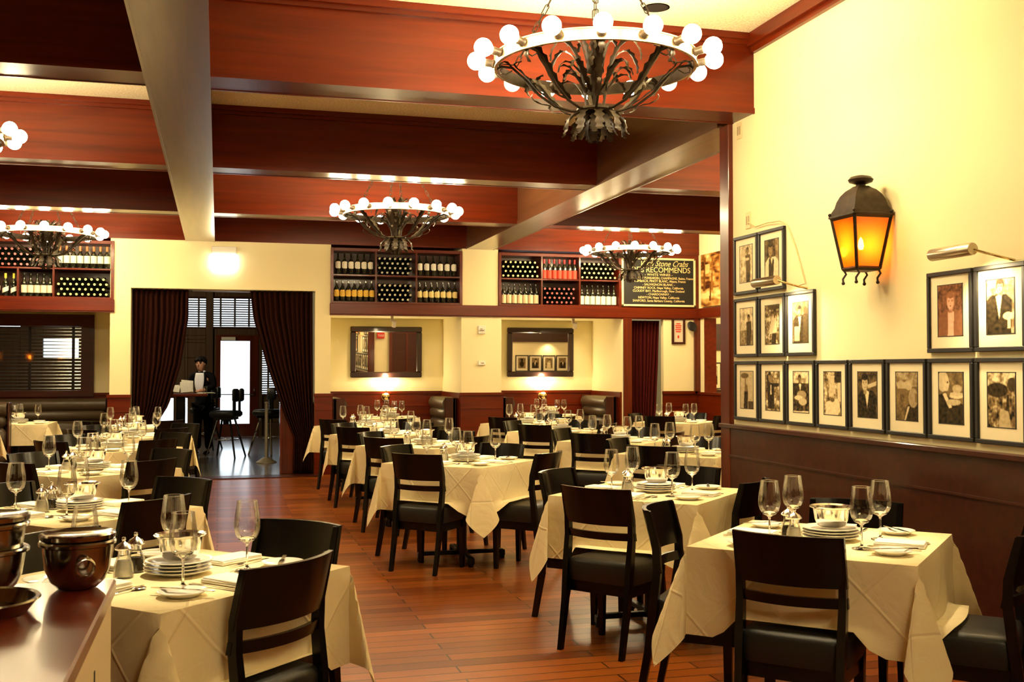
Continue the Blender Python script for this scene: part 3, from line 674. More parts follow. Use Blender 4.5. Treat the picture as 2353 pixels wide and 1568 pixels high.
PH = [
 (0, RZ3, 'framed photo of a waiter with a tray outdoors, corner of the top row', P_(.78, head(.62, .84, .10, .5, .2, False) + [('p', [(.5, 0), (.5, .45), (.46, .72), (.8, .74), (.84, .4), (.8, 0)], .25), ('e', .6, .62, .16, .04, .85), ('p', [(.55, 0), (.55, .25), (.8, .25), (.8, 0)], .1)], 1, blotch=.3)),
 (1, RZ3, 'framed portrait of a waiter in white shirt and vest, under the cable', P_(lambda x, y: .18 if x < .75 else .45, [('p', [(.02, 0), (.05, .42), (.3, .55), (.75, .55), (1, .4), (1, 0)], .9), ('p', [(.28, .02), (.3, .5), (.42, .52), (.5, .35), (.6, .52), (.66, .45), (.62, .02)], .1)] + head(.42, .74, .2, .55, .1), 2)),
 (0, RZ2, 'framed photo of a small dark suited man, corner of the middle row', P_(lambda x, y: .8 if y > .4 else .5, head(.68, .72, .1, .5, .1, False) + [('p', [(.5, 0), (.52, .4), (.5, .62), (.85, .64), (.9, .4), (.8, 0)], .12)], 3)),
 (1, RZ2, 'framed photo of a waiter in white jacket under a tray, middle row', P_(.5, [('p', [(.3, .25), (.4, .55), (.6, .8), (.8, .7), (.85, .3)], .92), ('p', [(.48, 0), (.5, .27), (.8, .27), (.75, 0)], .06), ('e', .6, .93, .35, .06, .2)] + head(.68, .78, .1, .4, .1, False), 4, blotch=.7)),
 (2, RZ2, 'framed photo of two men in dark coats, lit by the picture lamp above it', P_(.5, tux(.45, .68, .75, 0, .1) + head(.45, .78, .13, .65, .05) + [('e', .82, .78, .12, .1, .3), ('p', [(.66, .0), (.68, .7), (1, .7), (1, 0)], .2), ('p', [(.1, .05), (.1, .4), (.45, .4), (.45, .05)], .75)], 5)),
 (0, RZ1, 'framed photo of a waiter with a huge tray overhead, bottom row corner', P_(lambda x, y: .72, [('e', .35, .88, .3, .07, .3), ('p', [(.34, .45), (.36, .8), (.42, .8), (.44, .66), (.56, .62), (.6, .45)], .4), ('p', [(.26, 0), (.32, .47), (.6, .47), (.56, 0)], .06), ('p', [(.6, 0), (.6, .2), (1, .2), (1, 0)], .15)], 6, blotch=.1)),
 (1, RZ1, 'framed photo of a waiter in black apron, second along the bottom row', P_(.55, [('p', [(.2, .05), (.15, .5), (.1, .9), (.3, .95), (.35, .7), (.95, .7), (.95, .62), (.6, .6), (.62, .05)], .04), ('p', [(.34, .4), (.36, .66), (.43, .66), (.44, .4)], .85)] + head(.3, .86, .12, .5, .05, False), 7, blotch=.6)),
 (2, RZ1, 'framed photo of a heaped crab platter held forward, third along the bottom row', P_(lambda x, y: .75 if y > .72 else .12, head(.42, .82, .1, .35, .1, False) + tux(.45, .72, .7, .4, .06) + [('e', .55, .44, .3, .1, .6), ('e', .35, .36, .26, .06, .85), ('e', .62, .27, .26, .09, .75), ('p', [(0, 0), (1, 0), (1, .05), (0, .03)], .9)], 8, blotch=.35)),
 (3, RZ1, 'framed photo of hands serving a white table, fourth along bottom row', P_(.55, [('p', [(.1, 0), (.15, .3), (.9, .4), (.95, .1), (.8, 0)], .92), ('p', [(.3, .4), (.35, .9), (.65, .9), (.7, .5)], .8), ('p', [(.62, .75), (.65, 1), (1, 1), (.95, .75)], .06), ('p', [(.8, .35), (.8, .75), (1, .75), (1, .3)], .85), ('e', .5, .35, .12, .05, .3)], 9, blotch=.55)),
 (4, RZ1, 'framed photo of a dark haired waiter in tuxedo and bow tie, bottom row', P_(.22, tux(.48, .6, .9, 0, .04) + head(.38, .75, .2, .78, .03) + [('p', [(.5, .72), (.98, .8), (.95, .7), (.55, .64)], .8)], 10)),
 (5, RZ1, 'framed photo of a bald man turning towards a carried platter, bottom row', P_(lambda x, y: .6 if y > .7 else .35, [('e', .25, .72, .2, .1, .7), ('e', .55, .72, .2, .1, .75), ('e', .3, .6, .3, .06, .4), ('p', [(.35, 0), (.5, .3), (.7, .35), (1, .4), (1, 0)], .06), ('p', [(.38, 0), (.55, .3), (.65, .3), (.45, 0)], .85), ('e', .8, .47, .22, .2, .62), ('e', .95, .47, .07, .1, .45)], 11)),
 (6, RZ1, 'framed photo of a blond waitress carrying stacked plates, bottom row', P_(.35, [('p', [(0, 0), (.0, .55), (.25, .62), (.45, .5), (1, .38), (1, 0)], .05), ('p', [(.15, .58), (.3, .6), (.55, .32), (.42, .3)], .9), ('e', .72, .54, .28, .05, .9), ('e', .72, .58, .27, .04, .8), ('e', .75, .68, .2, .08, .7), ('e', .6, .42, .3, .06, .75), ('e', .18, .82, .24, .2, .8), ('e', .3, .78, .14, .15, .85), ('e', .36, .8, .03, .02, .2)], 12)),
 (7, RZ1, 'framed photo of a waiter shouldering a great dark oval tray, end of bottom row', P_(lambda x, y: .8 if y > .75 else .35, [('e', .35, .68, .38, .13, .06), ('e', .88, .78, .16, .13, .1), ('p', [(.62, .1), (.7, .6), (.76, .6), (.76, .1)], .05), ('p', [(.4, 0), (.45, .35), (.75, .3), (.85, 0)], .7)], 13, blotch=.6)),
 (6, RZ2, 'framed reddish portrait of a smiling short haired woman in blazer', P_(.28, [('p', [(.0, 0), (.03, .4), (.35, .52), (.75, .52), (1, .42), (1, 0)], .42), ('p', [(.4, 0), (.42, .48), (.66, .48), (.64, 0)], .85)] + head(.53, .67, .19, .85, .5), 14, red=1.0, blotch=.35)),
 (7, RZ2, 'framed photo of a waiter in tuxedo holding bread, beneath the right picture lamp', P_(.62, tux(.45, .72, .85, 0, .06) + head(.5, .86, .14, .7, .1) + [('e', .78, .32, .2, .07, .88), ('p', [(.74, .1), (.76, .3), (.86, .3), (.86, .1)], .92)], 15)),
]
for k, z, lb, args in PH:
    frame_thing('black ' + lb, XR - .002, yk(k), z, -PI / 2, .343, .408, args, 'framed photographs on the right wall')
# four more on the side wall, seen in the right hand mirror
for k, (lb, ops) in enumerate((('black framed photo on the side wall, reflected furthest left in the right mirror', tux(.4, .6, .8)), ('black framed photo of a white jacket under a lamp, reflected in the right mirror', [('p', [(.2, 0), (.3, .6), (.7, .6), (.8, 0)], .9)] + head(.45, .72, .15)), ('black framed photo of a man and woman on the side wall, reflected in the mirror', tux(.55, .6, .8) + head(.45, .72, .18)), ('black framed photo of a dark vase shape, reflected furthest right in the mirror', [('e', .5, .4, .3, .3, .05), ('e', .5, .8, .2, .12, .05)]))):
    frame_thing(lb, 8.43 - k * .355, 7.052, 1.32, PI, .34, .41, P_(.45, ops, 20 + k), 'framed photographs on the cross wall')
frame_thing('black framed photo of two waiters glimpsed through the opening past the wall end', 8.16, 16.948, 1.36, 0, .34, .46, P_(.8, tux(.35, .62, .5) + head(.4, .72, .1, .5) + tux(.72, .55, .5) + head(.74, .65, .1, .5) + [('p', [(.18, .6), (.22, .9), (.28, .9), (.3, .6)], .05)], 30), None)

# framed notice beside the red curtain
nt_ = thing('framed_notice', 'small dark framed notice with red lettering beside the red curtain', 'framed notice', (6.80, YB - .001, 2.06))
part('frame', B().box(-.11, .11, -.03, 0, .17, .20, .004).box(-.11, .11, -.03, 0, -.20, -.17, .004).box(-.11, -.075, -.03, 0, -.17, .17, .004).box(.075, .11, -.03, 0, -.17, .17, .004).mesh('frame', MT['darkwood']), nt_)
part('sheet', B().box(-.075, .075, -.012, -.004, -.17, .17).mesh('sheet', flat('notice_paper', (.66, .58, .45))), nt_)
ln = B()
for k, (a, z) in enumerate(((.035, .11), (.05, .08), (.045, .05), (.05, .02), (.04, -.01))): ln.box(-a, a, -.0135, -.012, z - .009, z + .009)
ln.ball((0, -.013, -.09), .016, 8, 6, (1, .1, 1.6)); part('printed_lines', ln.mesh('printed_lines', MT['red']), nt_)
sp = thing('wall_speaker', 'small black round wall speaker above the framed notice corner', 'speaker', (7.0, YB - .045, 2.13))
part('bracket', B().tube([(0, .042, .04), (0, -.02, .03)], .008, 6).mesh('br', MT['chrome'], 40), sp)
part('housing', B().lathe([(0, -.02), (.07, -.02), (.085, 0), (.07, .025), (0, .03)], 20, T(0, -.03, 0, 0, 1.1, .5)).mesh('hs', MT['ink'], 40), sp)

# mural photograph high on the side wall
def mural_pal(t):
    t = max(0, min(1, t)); return (.05 + .85 * t, .015 + .62 * t ** 1.35, .005 + .26 * t ** 2, 1)
mu = thing('mural_photo', 'large sepia print of a tree shaded street high beside the chalkboard', 'picture', (7.128, 13.95, 2.82), -PI / 2)
part('print', photo_mesh(2.4, .80, lambda x, y: .25 + .35 * (y < .35) + .35 * max(0, sin(x * 31 + 5 * y)) * (y > .3), [('p', [(.05, .62), (.06, .8), (.13, .8), (.12, .62)], .85), ('p', [(.12, .1), (.13, .45), (.15, .45), (.145, .1)], .12)] + [('p', [(.03 + .11 * k, .3), (.05 + .11 * k, .95), (.07 + .11 * k, .95), (.06 + .11 * k, .3)], .15 + .1 * (k % 3)) for k in range(9)], 40, blotch=.75, nx=110, ny=50, pal=mural_pal), mu, (0, -.012, 0))
part('backing', B().box(-1.2, 1.2, -.011, 0, -.4, .4).mesh('backing', MT['darkwood']), mu)

# ================================================================== mirrors
def mirror(label, x, z, w, h):
    m = thing('wall_mirror', label, 'mirror', (x, YR - .045, z))
    m.rotation_euler = (math.radians(.9), 0, 0)
    f = .085
    k = B()
    for a, b_, c, d_ in ((-w / 2, w / 2, h / 2 - f, h / 2), (-w / 2, w / 2, -h / 2, -h / 2 + f), (-w / 2, -w / 2 + f, -h / 2 + f, h / 2 - f), (w / 2 - f, w / 2, -h / 2 + f, h / 2 - f)):
        k.box(a, b_, -.045, .01, c, d_, .012)
    part('frame', k.mesh('frame', MT['mirrorframe']), m)
    part('mirror_glass', B().box(-w / 2 + f - .005, w / 2 - f + .005, -.012, -.006, -h / 2 + f - .005, h / 2 - f + .005).mesh('mirror_glass', MT['mirror']), m)
mirror('dark framed wall mirror in the left booth recess, reflecting a cream wall and door', 2.50, 1.739, 1.107, .785)
mirror('dark framed wall mirror in the right booth recess, reflecting framed photographs', 4.985, 1.746, 1.107, .785)

# ================================================================== sconces
def sconce(label, x):
    s = thing('wall_sconce', label, 'wall lamp', (x, YR - .03, 1.05))
    part('backplate', B().lathe([(0, 0), (.06, 0), (.06, .012), (.03, .02), (0, .02)], 20, T(0, 0, 0, 0, PI / 2)).mesh('bp', MT['brass'], 40), s)
    part('brass_ball', B().ball((0, -.10, 0), .062, 20, 14).tube([(0, -.02, 0), (0, -.1, 0)], .014, 8).mesh('ball', MT['brass'], 180), s)
    part('stem', B().tube([(0, -.10, .05), (0, -.10, .10)], .011, 8).mesh('st', MT['brass'], 60), s)
    part('lamp_shade', B().lathe([(.10, .105), (.075, .27)], 24, T(0, -.10, 0), cap=False).mesh('sh', MT['shade'], 180, solid=.003), s)
    lamp('sconce_lamp', 'POINT', (x, YR - .13, 1.36), 6.5, WARM, .05)
sconce('brass ball sconce with glowing white shade below the left mirror', 2.49)
sconce('brass ball sconce with glowing white shade below the right mirror', 5.01)

# track heads
def track(label, x, y=YB + .40):
    t = thing('track_spotlight', label, 'spotlight', (x, y, 2.259))
    part('arm', B().box(-.02, .02, -.02, .02, -.09, 0, .004).mesh('arm', MT['white']), t)
    part('lamp_head', B().lathe([(.0, .05), (.03, .05), (.034, -.045), (.028, -.048), (0, -.03)], 16, T(.03, 0, -.12, 0, .5)).mesh('lh', MT['white'], 40), t)
    lamp('track_lamp', 'SPOT', (x, y + .03, 2.08), 9, WARM, .03, (x, YR, 1.4), 80, .8)
track('white track spotlight head under the ledge above the left mirror', 2.45)
track('white track spotlight head under the ledge above the right mirror', 5.24)

# pier devices
fs_ = thing('fire_strobe', 'white fire alarm strobe high on the cream pier between the recesses', 'alarm', (3.70, YB - .001, 2.05))
part('plate', B().box(-.055, .055, -.03, 0, -.06, .06, .006).mesh('plate', MT['white']), fs_)
part('lens', B().ball((0, -.032, 0), .034, 14, 8, (1.2, .6, .6)).mesh('lens', MT['chrome'], 180), fs_)
th_ = thing('thermostat', 'small white thermostat on the cream pier between the mirrors', 'thermostat', (3.70, YB - .001, 1.565))
part('case', B().box(-.055, .055, -.028, 0, -.034, .034, .006).mesh('case', MT['white']), th_)
part('display', B().box(-.015, .03, -.0295, -.028, -.008, .004).mesh('disp', MT['darksteel']), th_)

# exit sign over the opening
ex = thing('exit_sign', 'brightly lit white sign box above the curtained bar opening', 'sign', (.065, YB - .001, 2.94))
part('mount_box', B().box(-.165, .165, -.06, 0, .115, .215, .005).mesh('mb', MT['white']), ex)
part('sign_face', B().box(-.16, .16, -.075, 0, -.11, .112, .006).mesh('sf', MT['sign']), ex)
dots = B()
for a, c in ((-.09, .065), (.09, .06), (-.09, 0), (-.01, -.03), (.09, 0), (-.09, -.065)): dots.box(a - .018, a + .018, -.0765, -.0745, c - .004, c + .004)
part('sign_marks', dots.mesh('sm', flat('faded_marks', (.75, .6, .25))), ex)
# red exit sign on the cross wall, seen in the left mirror
rx = thing('exit_sign', 'red exit sign on the cross wall, reflected in the left mirror', 'sign', (3.80, 7.022, 1.99))
part('housing', B().box(-.09, .09, 0, .05, -.075, .075, .005).mesh('h', MT['red']), rx)
part('lettering', text_mesh([('EXIT', 0, -.025, .07, 0, 1)], 'lt', MT['white']), rx, (0, .053, 0), (0, 0, PI))

# outlets and cable on the right wall
for lb, y, z in (('cream double socket plate high by the end of the right wall', 6.87, 3.155), ('cream socket plate with cable, just over the top framed photos', 6.745, 2.505)):
    o = thing('wall_socket', lb, 'socket', (XR, y, z), -PI / 2)
    part('plate', B().box(-.035, .035, -.008, 0, -.058, .058, .003).mesh('pl', flat('ivory_plastic', (.78, .64, .36))), o)
    part('outlets', B().box(-.022, -.006, -.0095, -.008, -.03, .03).box(.006, .022, -.0095, -.008, -.03, .03).mesh('ou', flat('ivory_shadow', (.4, .3, .14))), o)
cbp = [(XR - .012, 6.73, 2.49), (XR - .015, 6.62, 2.445), (XR - .02, 6.45, 2.45), (XR - .022, 6.28, 2.44), (XR - .022, 6.20, 2.41), (XR - .012, 6.10, 2.25), (XR - .012, 6.02, 2.08), (XR - .015, 5.98, 2.01), (XR - .035, 6.02, 2.0)]
thing('lamp_cable', 'thin pale cable running from the socket down to the left picture lamp', 'cable', me=B().tube(cbp, .0035, 6).mesh('cable', MT['rope'], 60))
# picture lamps
def piclamp(label, y, z):
    r = thing('picture_lamp', label, 'picture lamp', (XR, y, z), -PI / 2)
    part('shade', B().lathe([(0, -.15), (.028, -.15), (.03, -.145), (.03, .145), (.028, .15), (0, .15)], 20, T(-.02, -.17, .035, 0, 0, PI / 2)).mesh('shade', MT['pewter'], 40), r)
    part('arm', B().tube([(.12, -.17, .035), (.17, -.12, .01), (.20, -.06, -.01), (.20, 0, -.02)], .006, 8).mesh('arm', MT['brass'], 60), r)
    lamp('picture_lamp_light', 'SPOT', (XR - .15, y, z - .01), 10, WARM, .04, (XR, y - .15, z - .4), 130, .9)
piclamp('cylindrical brass picture lamp over the two men in dark coats', 6.18, 2.0)
piclamp('cylindrical brass picture lamp over the waiter in tuxedo at right edge', 4.37, 2.0)
lamp('side_picture_light', 'SPOT', (8.05, 7.2, 1.85), 5, WARM, .04, (8.05, 7.05, 1.4), 120, .9)
lamp('side_room_fill', 'POINT', (8.7, 14.6, 2.4), 45, WARM, .15)  # added fill without a fixture, brightens the cream side room

# ================================================================== lantern
def lantern(label, x, y, z, rz, power=12):
    # local: wall is at +x 0, sticks out to -x ; z measured from the finial top downwards
    L = thing('wall_lantern', label, 'wall lantern', (x, y, z), rz)
    def ring4(hx0, hx1, hy, zz): return [(hx0, -hy, zz), (hx1, -hy, zz), (hx1, hy, zz), (hx0, hy, zz)]
    top, bot = ring4(-.26, -.015, .125, .375), ring4(-.215, -.06, .075, .06)
    fr = B()
    for i in range(4): fr.tube([bot[i], top[i]], .012, 4)
    for rg, r in ((top, .015), (bot, .013)):
        for i in range(4): fr.tube([rg[i], rg[(i + 1) % 4]], r, 4)
    fr.box(-.275, 0, -.14, .14, .375, .39, .003).box(-.215, -.06, -.075, .075, .045, .058, .003)
    for i in range(4): fr.ball((top[i][0] * 1.03, top[i][1] * 1.06, .40), .011, 8, 6)
    part('frame', fr.mesh('frame', MT['bronze'], 40), L)
    rf = B(); prof = [(1.0, .39), (.98, .41), (.86, .44), (.80, .475), (.68, .51), (.50, .54), (.34, .555), (.26, .565)]
    rings = [[(-.1375 + p * .128 * a, p * .13 * c, zz) for a, c in ((-1, -1), (1, -1), (1, 1), (-1, 1))] for p, zz in prof]
    for i in range(len(rings) - 1):
        o = len(rf.v); rf.v += rings[i] + rings[i + 1]
        rf.f += [(o + k, o + (k + 1) % 4, o + 4 + (k + 1) % 4, o + 4 + k) for k in range(4)]
    o = len(rf.v); rf.v += rings[-1]; rf.f.append((o, o + 1, o + 2, o + 3))
    part('roof', rf.mesh('roof', MT['bronze'], 30), L)
    part('finial', B().lathe([(0, .56), (.03, .56), (.028, .575), (.068, .590), (.075, .605), (.060, .622), (.02, .632), (0, .634)], 20, T(-.1375, 0, 0)).mesh('fin', MT['bronze'], 40), L)
    g = B()
    for i in range(4):
        j = (i + 1) % 4
        g.add([bot[i], bot[j], top[j], top[i]], [(0, 1, 2, 3)])
    part('amber_pane', g.mesh('amber', MT['amber']), L)
    
    for i, (a, c) in enumerate(((-1, -1), (1, -1), (1, 1), (-1, 1))):
        bx, by = -.1375 + a * .072, c * .07
        ft = B().tube([(bx, by, .05), (bx + .012, by, .03), (bx - .010, by, .0), (bx - .008, by, -.02)], .0065, 6).ball((bx - .008, by, -.026), .011, 8, 6)
        part('foot', ft.mesh('foot', MT['bronze'], 60), L)
    part('candle_arm', B().tube([(-.07, 0, .09), (-.12, 0, .085), (-.14, 0, .11), (-.14, 0, .13)], .005, 6).lathe([(.0, .12), (.013, .12), (.013, .175), (0, .175)], 10, T(-.14, 0, 0)).mesh('ca', MT['bronze'], 40), L)
    part('candle_bulb', B().lathe([(0, .175), (.012, .178), (.018, .20), (.012, .235), (.0, .255)], 12, T(-.14, 0, 0)).mesh('cb', MT['candle'], 180), L)
    return L
lantern('bronze wall lantern with amber glass between the groups of framed photos', XR - .002, 5.2, 1.975, 0).scale = (.92, .9, .9)
lamp('lantern_light', 'POINT', (XR - .13, 5.2, 2.17), 1.4, (1, .62, .2), .02)
for k, (x, lb) in enumerate(((-6.2, 'furthest left'), (-5.35, 'in the middle'), (-4.5, 'furthest right'))):
    lantern('small amber lantern on the rear wall, reflected %s in the blind window' % lb, x, -1.2, 1.62, -PI / 2)
# ================================================================== tables, cloths, chairs
R2 = math.sqrt(.5)
TH = .76            # table height
HA = .435           # half side of a table top
def table_meshes():
    top = B().box(-HA, HA, -HA, HA, TH - .032, TH - .004, .006).mesh('table_top', MT['darkwood'])
    col = B().lathe([(.075, .05), (.05, .07), (.04, .10), (.04, .66), (.07, .69), (.07, .725)], 16).box(-.2, .2, -.025, .025, .70, .727, .004).box(-.025, .025, -.2, .2, .70, .727, .004).mesh('column', MT['iron'], 40)
    arm = B().box(.0, .33, -.022, .022, .045, .075, .006).box(.30, .345, -.026, .026, .018, .07, .008).lathe([(0, 0), (.02, 0), (.02, .02), (0, .02)], 12, T(.325, 0, 0)).mesh('base_arm', MT['iron'], 40)
    return top, col, arm
TM = table_meshes()
def cloth_mesh(seed, drop=.35, chairs=(1, 1, 1, 1), lim=(9, 9, 9, 9)):
    # square cloth draped over a square top: vertical falls on the sides, conical folds at the corners,
    # riding up over the chair seats where a chair is pushed in
    rnd = random.Random(seed)
    a = HA + .008; n_in, n_out = 16, 12
    cs = [-a - drop * (1 - i / n_out) for i in range(n_out)] + [-a + 2 * a * i / n_in for i in range(n_in + 1)] + [a + drop * (i + 1) / n_out for i in range(n_out)]
    z0 = TH + .001
    fl = [rnd.uniform(.03, .07) for _ in range(4)]      # flare of each side
    ph = [rnd.uniform(0, 6) for _ in range(8)]
    bel = [rnd.uniform(.14, .30) for _ in range(4)]; crl = [rnd.uniform(.20, .32) * rnd.choice((1, -1)) for _ in range(4)]
    sag = [rnd.uniform(-.02, .03) for _ in range(4)]
    def side_pt(t, s, k):
        # t: lateral, s: length below the edge, k: side index -> (outward, lateral, z)
        out = s * fl[k] + .012 * sin(9 * t + ph[k]) * min(1, s / .15) + .004 * min(1, s / .03)
        z = z0 - s
        w = 0
        if chairs[k]:
            w = max(0, min(1, (.305 - abs(t)) / .07)); w = w * w * (3 - 2 * w)
        zs = .500
        if z < zs and w > 0:
            ex = zs - z
            z2 = zs + .004 - .02 * ex; o2 = out + ex * .92
            out = out + (o2 - out) * w; z = z + (z2 - z) * w
        return min(out, lim[k]), t, z
    nrm = [(0, -1), (1, 0), (0, 1), (-1, 0)]
    def P(u, v):
        ou, ov = max(0, abs(u) - a), max(0, abs(v) - a)
        if ou == 0 and ov == 0: return (u, v, z0)
        if ou == 0 or ov == 0:
            if ov > 0:
                k = 0 if v < 0 else 2; o, t, z = side_pt(u, ov, k); return (t, math.copysign(a + o, v), z)
            k = 1 if u > 0 else 3; o, t, z = side_pt(v, ou, k); return (math.copysign(a + o, u), t, z)
        su, sv = math.copysign(1, u), math.copysign(1, v)
        r = math.hypot(ou, ov); phi = math.atan2(ov, ou) / (PI / 2)     # 0 on the u side, 1 on the v side
        ku = 1 if su > 0 else 3; kv = 2 if sv > 0 else 0
        q = (0 if su > 0 else 1) + (0 if sv > 0 else 2)
        b, c = bel[q], crl[q]
        tx = fl[ku] * (1 - phi) + b * sin(PI * phi) * .62 + c * sin(2 * PI * phi)
        ty = fl[kv] * phi + b * sin(PI * phi) * .62 - c * sin(2 * PI * phi)
        d = Vector((su * tx, sv * ty, -1)).normalized()
        return (su * (a + .003) + d.x * r, sv * (a + .003) + d.y * r, z0 + d.z * r)
    n = len(cs)
    vs = [P(cs[i], cs[j]) for j in range(n) for i in range(n)]
    fs = [(j * n + i, j * n + i + 1, (j + 1) * n + i + 1, (j + 1) * n + i) for j in range(n - 1) for i in range(n - 1)]
    me = bpy.data.meshes.new('tablecloth'); me.from_pydata(vs, [], fs)
    at = me.attributes.new('rest', 'FLOAT_VECTOR', 'POINT')
    at.data.foreach_set('vector', [c for j in range(n) for i in range(n) for c in (cs[i], cs[j], seed * .37)])
    me.materials.append(MT['cloth']); me.shade_smooth(); me.set_sharp_from_angle(angle=math.radians(62))
    return me
def chair_meshes():
    # local: seat faces +y (towards the table); back at -y; origin on the floor under the back
    m = {}
    w = .212
    def bend(x): return -.035 + .055 * (x / w) ** 2 * 1.0     # backrest is concave towards the sitter
    # rear posts: rake backwards above and below the seat
    def post(sx):
        pr = [(.0, -.055, .030), (.25, -.005, .036), (.47, .02, .040), (.60, .016, .036), (.70, .012, .034), (.79, -.010, .031), (.858, -.027, .028)]
        b = B(); o = 0
        for i, (z, y, s) in enumerate(pr):
            x = sx * (.188 + .010 * min(1, z / .83)); y += .02 if z > .5 else .0
            hs = s / 2
            b.v += [(x - hs * .8, y - hs, z), (x + hs * .8, y - hs, z), (x + hs * .8, y + hs, z), (x - hs * .8, y + hs, z)]
        for i in range(len(pr) - 1):
            for k in range(4): b.f.append((i * 4 + k, i * 4 + (k + 1) % 4, i * 4 + 4 + (k + 1) % 4, i * 4 + 4 + k))
        b.f += [(0, 1, 2, 3), tuple(len(pr) * 4 - 4 + k for k in range(4))]
        return b
    m['rl'] = post(-1).mesh('leg', MT['black'], 40); m['rr'] = post(1).mesh('leg', MT['black'], 40)
    def front(sx):
        b = B(); 
        for z, s in ((0, .028), (.40, .042)):
            hs = s / 2; x = sx * .180; y = .34
            b.v += [(x - hs, y - hs, z), (x + hs, y - hs, z), (x + hs, y + hs, z), (x - hs, y + hs, z)]
        b.f += [(0, 1, 2, 3), (4, 5, 6, 7)] + [(k, (k + 1) % 4, 4 + (k + 1) % 4, 4 + k) for k in range(4)]
        return b
    m['fl'] = front(-1).mesh('leg', MT['black'], 40); m['fr'] = front(1).mesh('leg', MT['black'], 40)
    def panel(z0, z1, lean0, lean1, th):
        b = B(); n = 12
        for f in (0, 1):
            for j in range(5):
                z = z0 + (z1 - z0) * j / 4; l = lean0 + (lean1 - lean0) * j / 4
                for i in range(n + 1):
                    x = -w + 2 * w * i / n
                    y = bend(x) + l + (th if f else 0)
                    zz = z
                    b.v.append((x, y, zz))
        q = (n + 1) * 5
        for f in (0, 1):
            for j in range(4):
                for i in range(n):
                    a = f * q + j * (n + 1) + i; b.f.append((a, a + 1, a + n + 2, a + n + 1))
        for i in range(n):
            for j in (0, 4):
                a = j * (n + 1) + i; b.f.append((a, a + 1, q + a + 1, q + a))
        for j in range(4):
            for i in (0, n):
                a = j * (n + 1) + i; b.f.append((a, a + n + 1, q + a + n + 1, q + a))
        return b
    m['panel'] = panel(.668, .862, .010, -.038, .02).mesh('back_panel', MT['black'], 50)
    m['slat'] = panel(.592, .632, .022, .014, .018).mesh('back_slat', MT['black'], 50)
    def cush(u, v):
        return (0, 0, 0)
    # padded seat: rounded slab
    b = B(); n = 14
    prof = [(.355, .86), (.36, .97), (.40, 1.0), (.455, 1.0), (.472, .96), (.480, .80), (.484, .4), (.485, 0)]
    def sq(k, s):
        a = 2 * PI * k / 40; c, d = cos(a), sin(a); e = .22
        return (math.copysign(abs(c) ** e, c) * .205 * s, .208 + math.copysign(abs(d) ** e, d) * .198 * s)
    for z, s in prof:
        for k in range(40): x, y = sq(k, s); b.v.append((x, y, z))
    for i in range(len(prof) - 1):
        for k in range(40): b.f.append((i * 40 + k, i * 40 + (k + 1) % 40, i * 40 + 40 + (k + 1) % 40, i * 40 + 40 + k))
    b.f.append(tuple(range(40)))
    m['seat'] = b.mesh('seat', MT['leather'], 60)
    m['rail'] = B().box(-.185, .185, .36, .385, .30, .36).box(-.185, .185, .03, .05, .30, .36).box(-.19, -.168, .03, .385, .30, .36).box(.168, .19, .03, .385, .30, .36).mesh('seat_rail', MT['black'])
    return m
CM = chair_meshes()
def chair(label, x, y, rz, group):
    c = thing('dining_chair', label, 'chair', (x, y, 0), rz, group)
    for k in ('rl', 'rr', 'fl', 'fr'): part('leg', CM[k], c)
    part('seat', CM['seat'], c); part('seat_rail', CM['rail'], c)
    part('back_panel', CM['panel'], c); part('back_slat', CM['slat'], c)
    return c
# ------------------------------------------------------------------ tableware meshes
GB = B().lathe([(.010, .100), (.026, .106), (.039, .122), (.0455, .146), (.0458, .166), (.0425, .198), (.0385, .225), (.0362, .245)], 28, cap=False).mesh('bowl', MT['glass'], 180)
GR = B().tube([(.0362 * cos(2 * PI * k / 28), .0362 * sin(2 * PI * k / 28), .245) for k in range(28)], .0009, 5, closed=True).mesh('rim', MT['stem'], 180)
GS = B().lathe([(0, 0), (.039, 0), (.039, .0015), (.012, .006), (.0048, .014), (.0038, .03), (.0038, .08), (.006, .092), (.012, .0985), (.026, .1045), (.034, .114), (.030, .1135), (.020, .108), (0, .1065)], 24).mesh('stem', MT['stem'], 180)
PL = B().lathe([(0, .003), (.062, .003), (.064, 0), (.068, 0), (.072, .004), (.108, .0135), (.115, .0155), (.1155, .0175), (.112, .0185), (.075, .010), (.068, .0075), (0, .0075)], 36).mesh('plate', MT['china'], 35)
BP = B().lathe([(0, .003), (.042, .003), (.044, 0), (.048, 0), (.052, .004), (.076, .015), (.078, .0175), (.074, .0185), (.052, .0085), (0, .008)], 30).mesh('bread_plate', MT['china'], 35)
BO = B().lathe([(0, .0), (.048, .0), (.058, .006), (.068, .03), (.076, .075), (.088, .080), (.090, .084), (.086, .086), (.0745, .080), (.066, .032), (.056, .010), (0, .006)], 36).mesh('bowl', MT['steel'], 40)
SHG = B().lathe([(0, 0), (.033, 0), (.0345, .004), (.031, .045), (.020, .075), (.0185, .092), (0, .092)], 20).mesh('jar', MT['glass'], 60)
SHS = B().lathe([(0, .004), (.028, .004), (.026, .040), (.021, .058), (0, .058)], 16).mesh('salt', MT['salt'], 60)
SHP = B().lathe([(0, .004), (.028, .004), (.026, .035), (.023, .050), (0, .050)], 16).mesh('pepper', MT['pepper'], 60)
SHC = B().lathe([(.0195, .078), (.0205, .092), (.030, .096), (.031, .100), (.022, .112), (.008, .120), (.0045, .124), (.008, .130), (.006, .137), (0, .139)], 20).mesh('cap', MT['steel'], 50)
NK = B()
NK.box(-.058, .058, -.10, .10, 0, .006, .002).box(-.056, .057, -.098, .099, .006, .012, .002, T(0, 0, 0, .02)).box(-.054, .056, -.097, .096, .012, .017, .002, T(0, 0, 0, -.015))
NK = NK.mesh('napkin', MT['napkin'], 30)
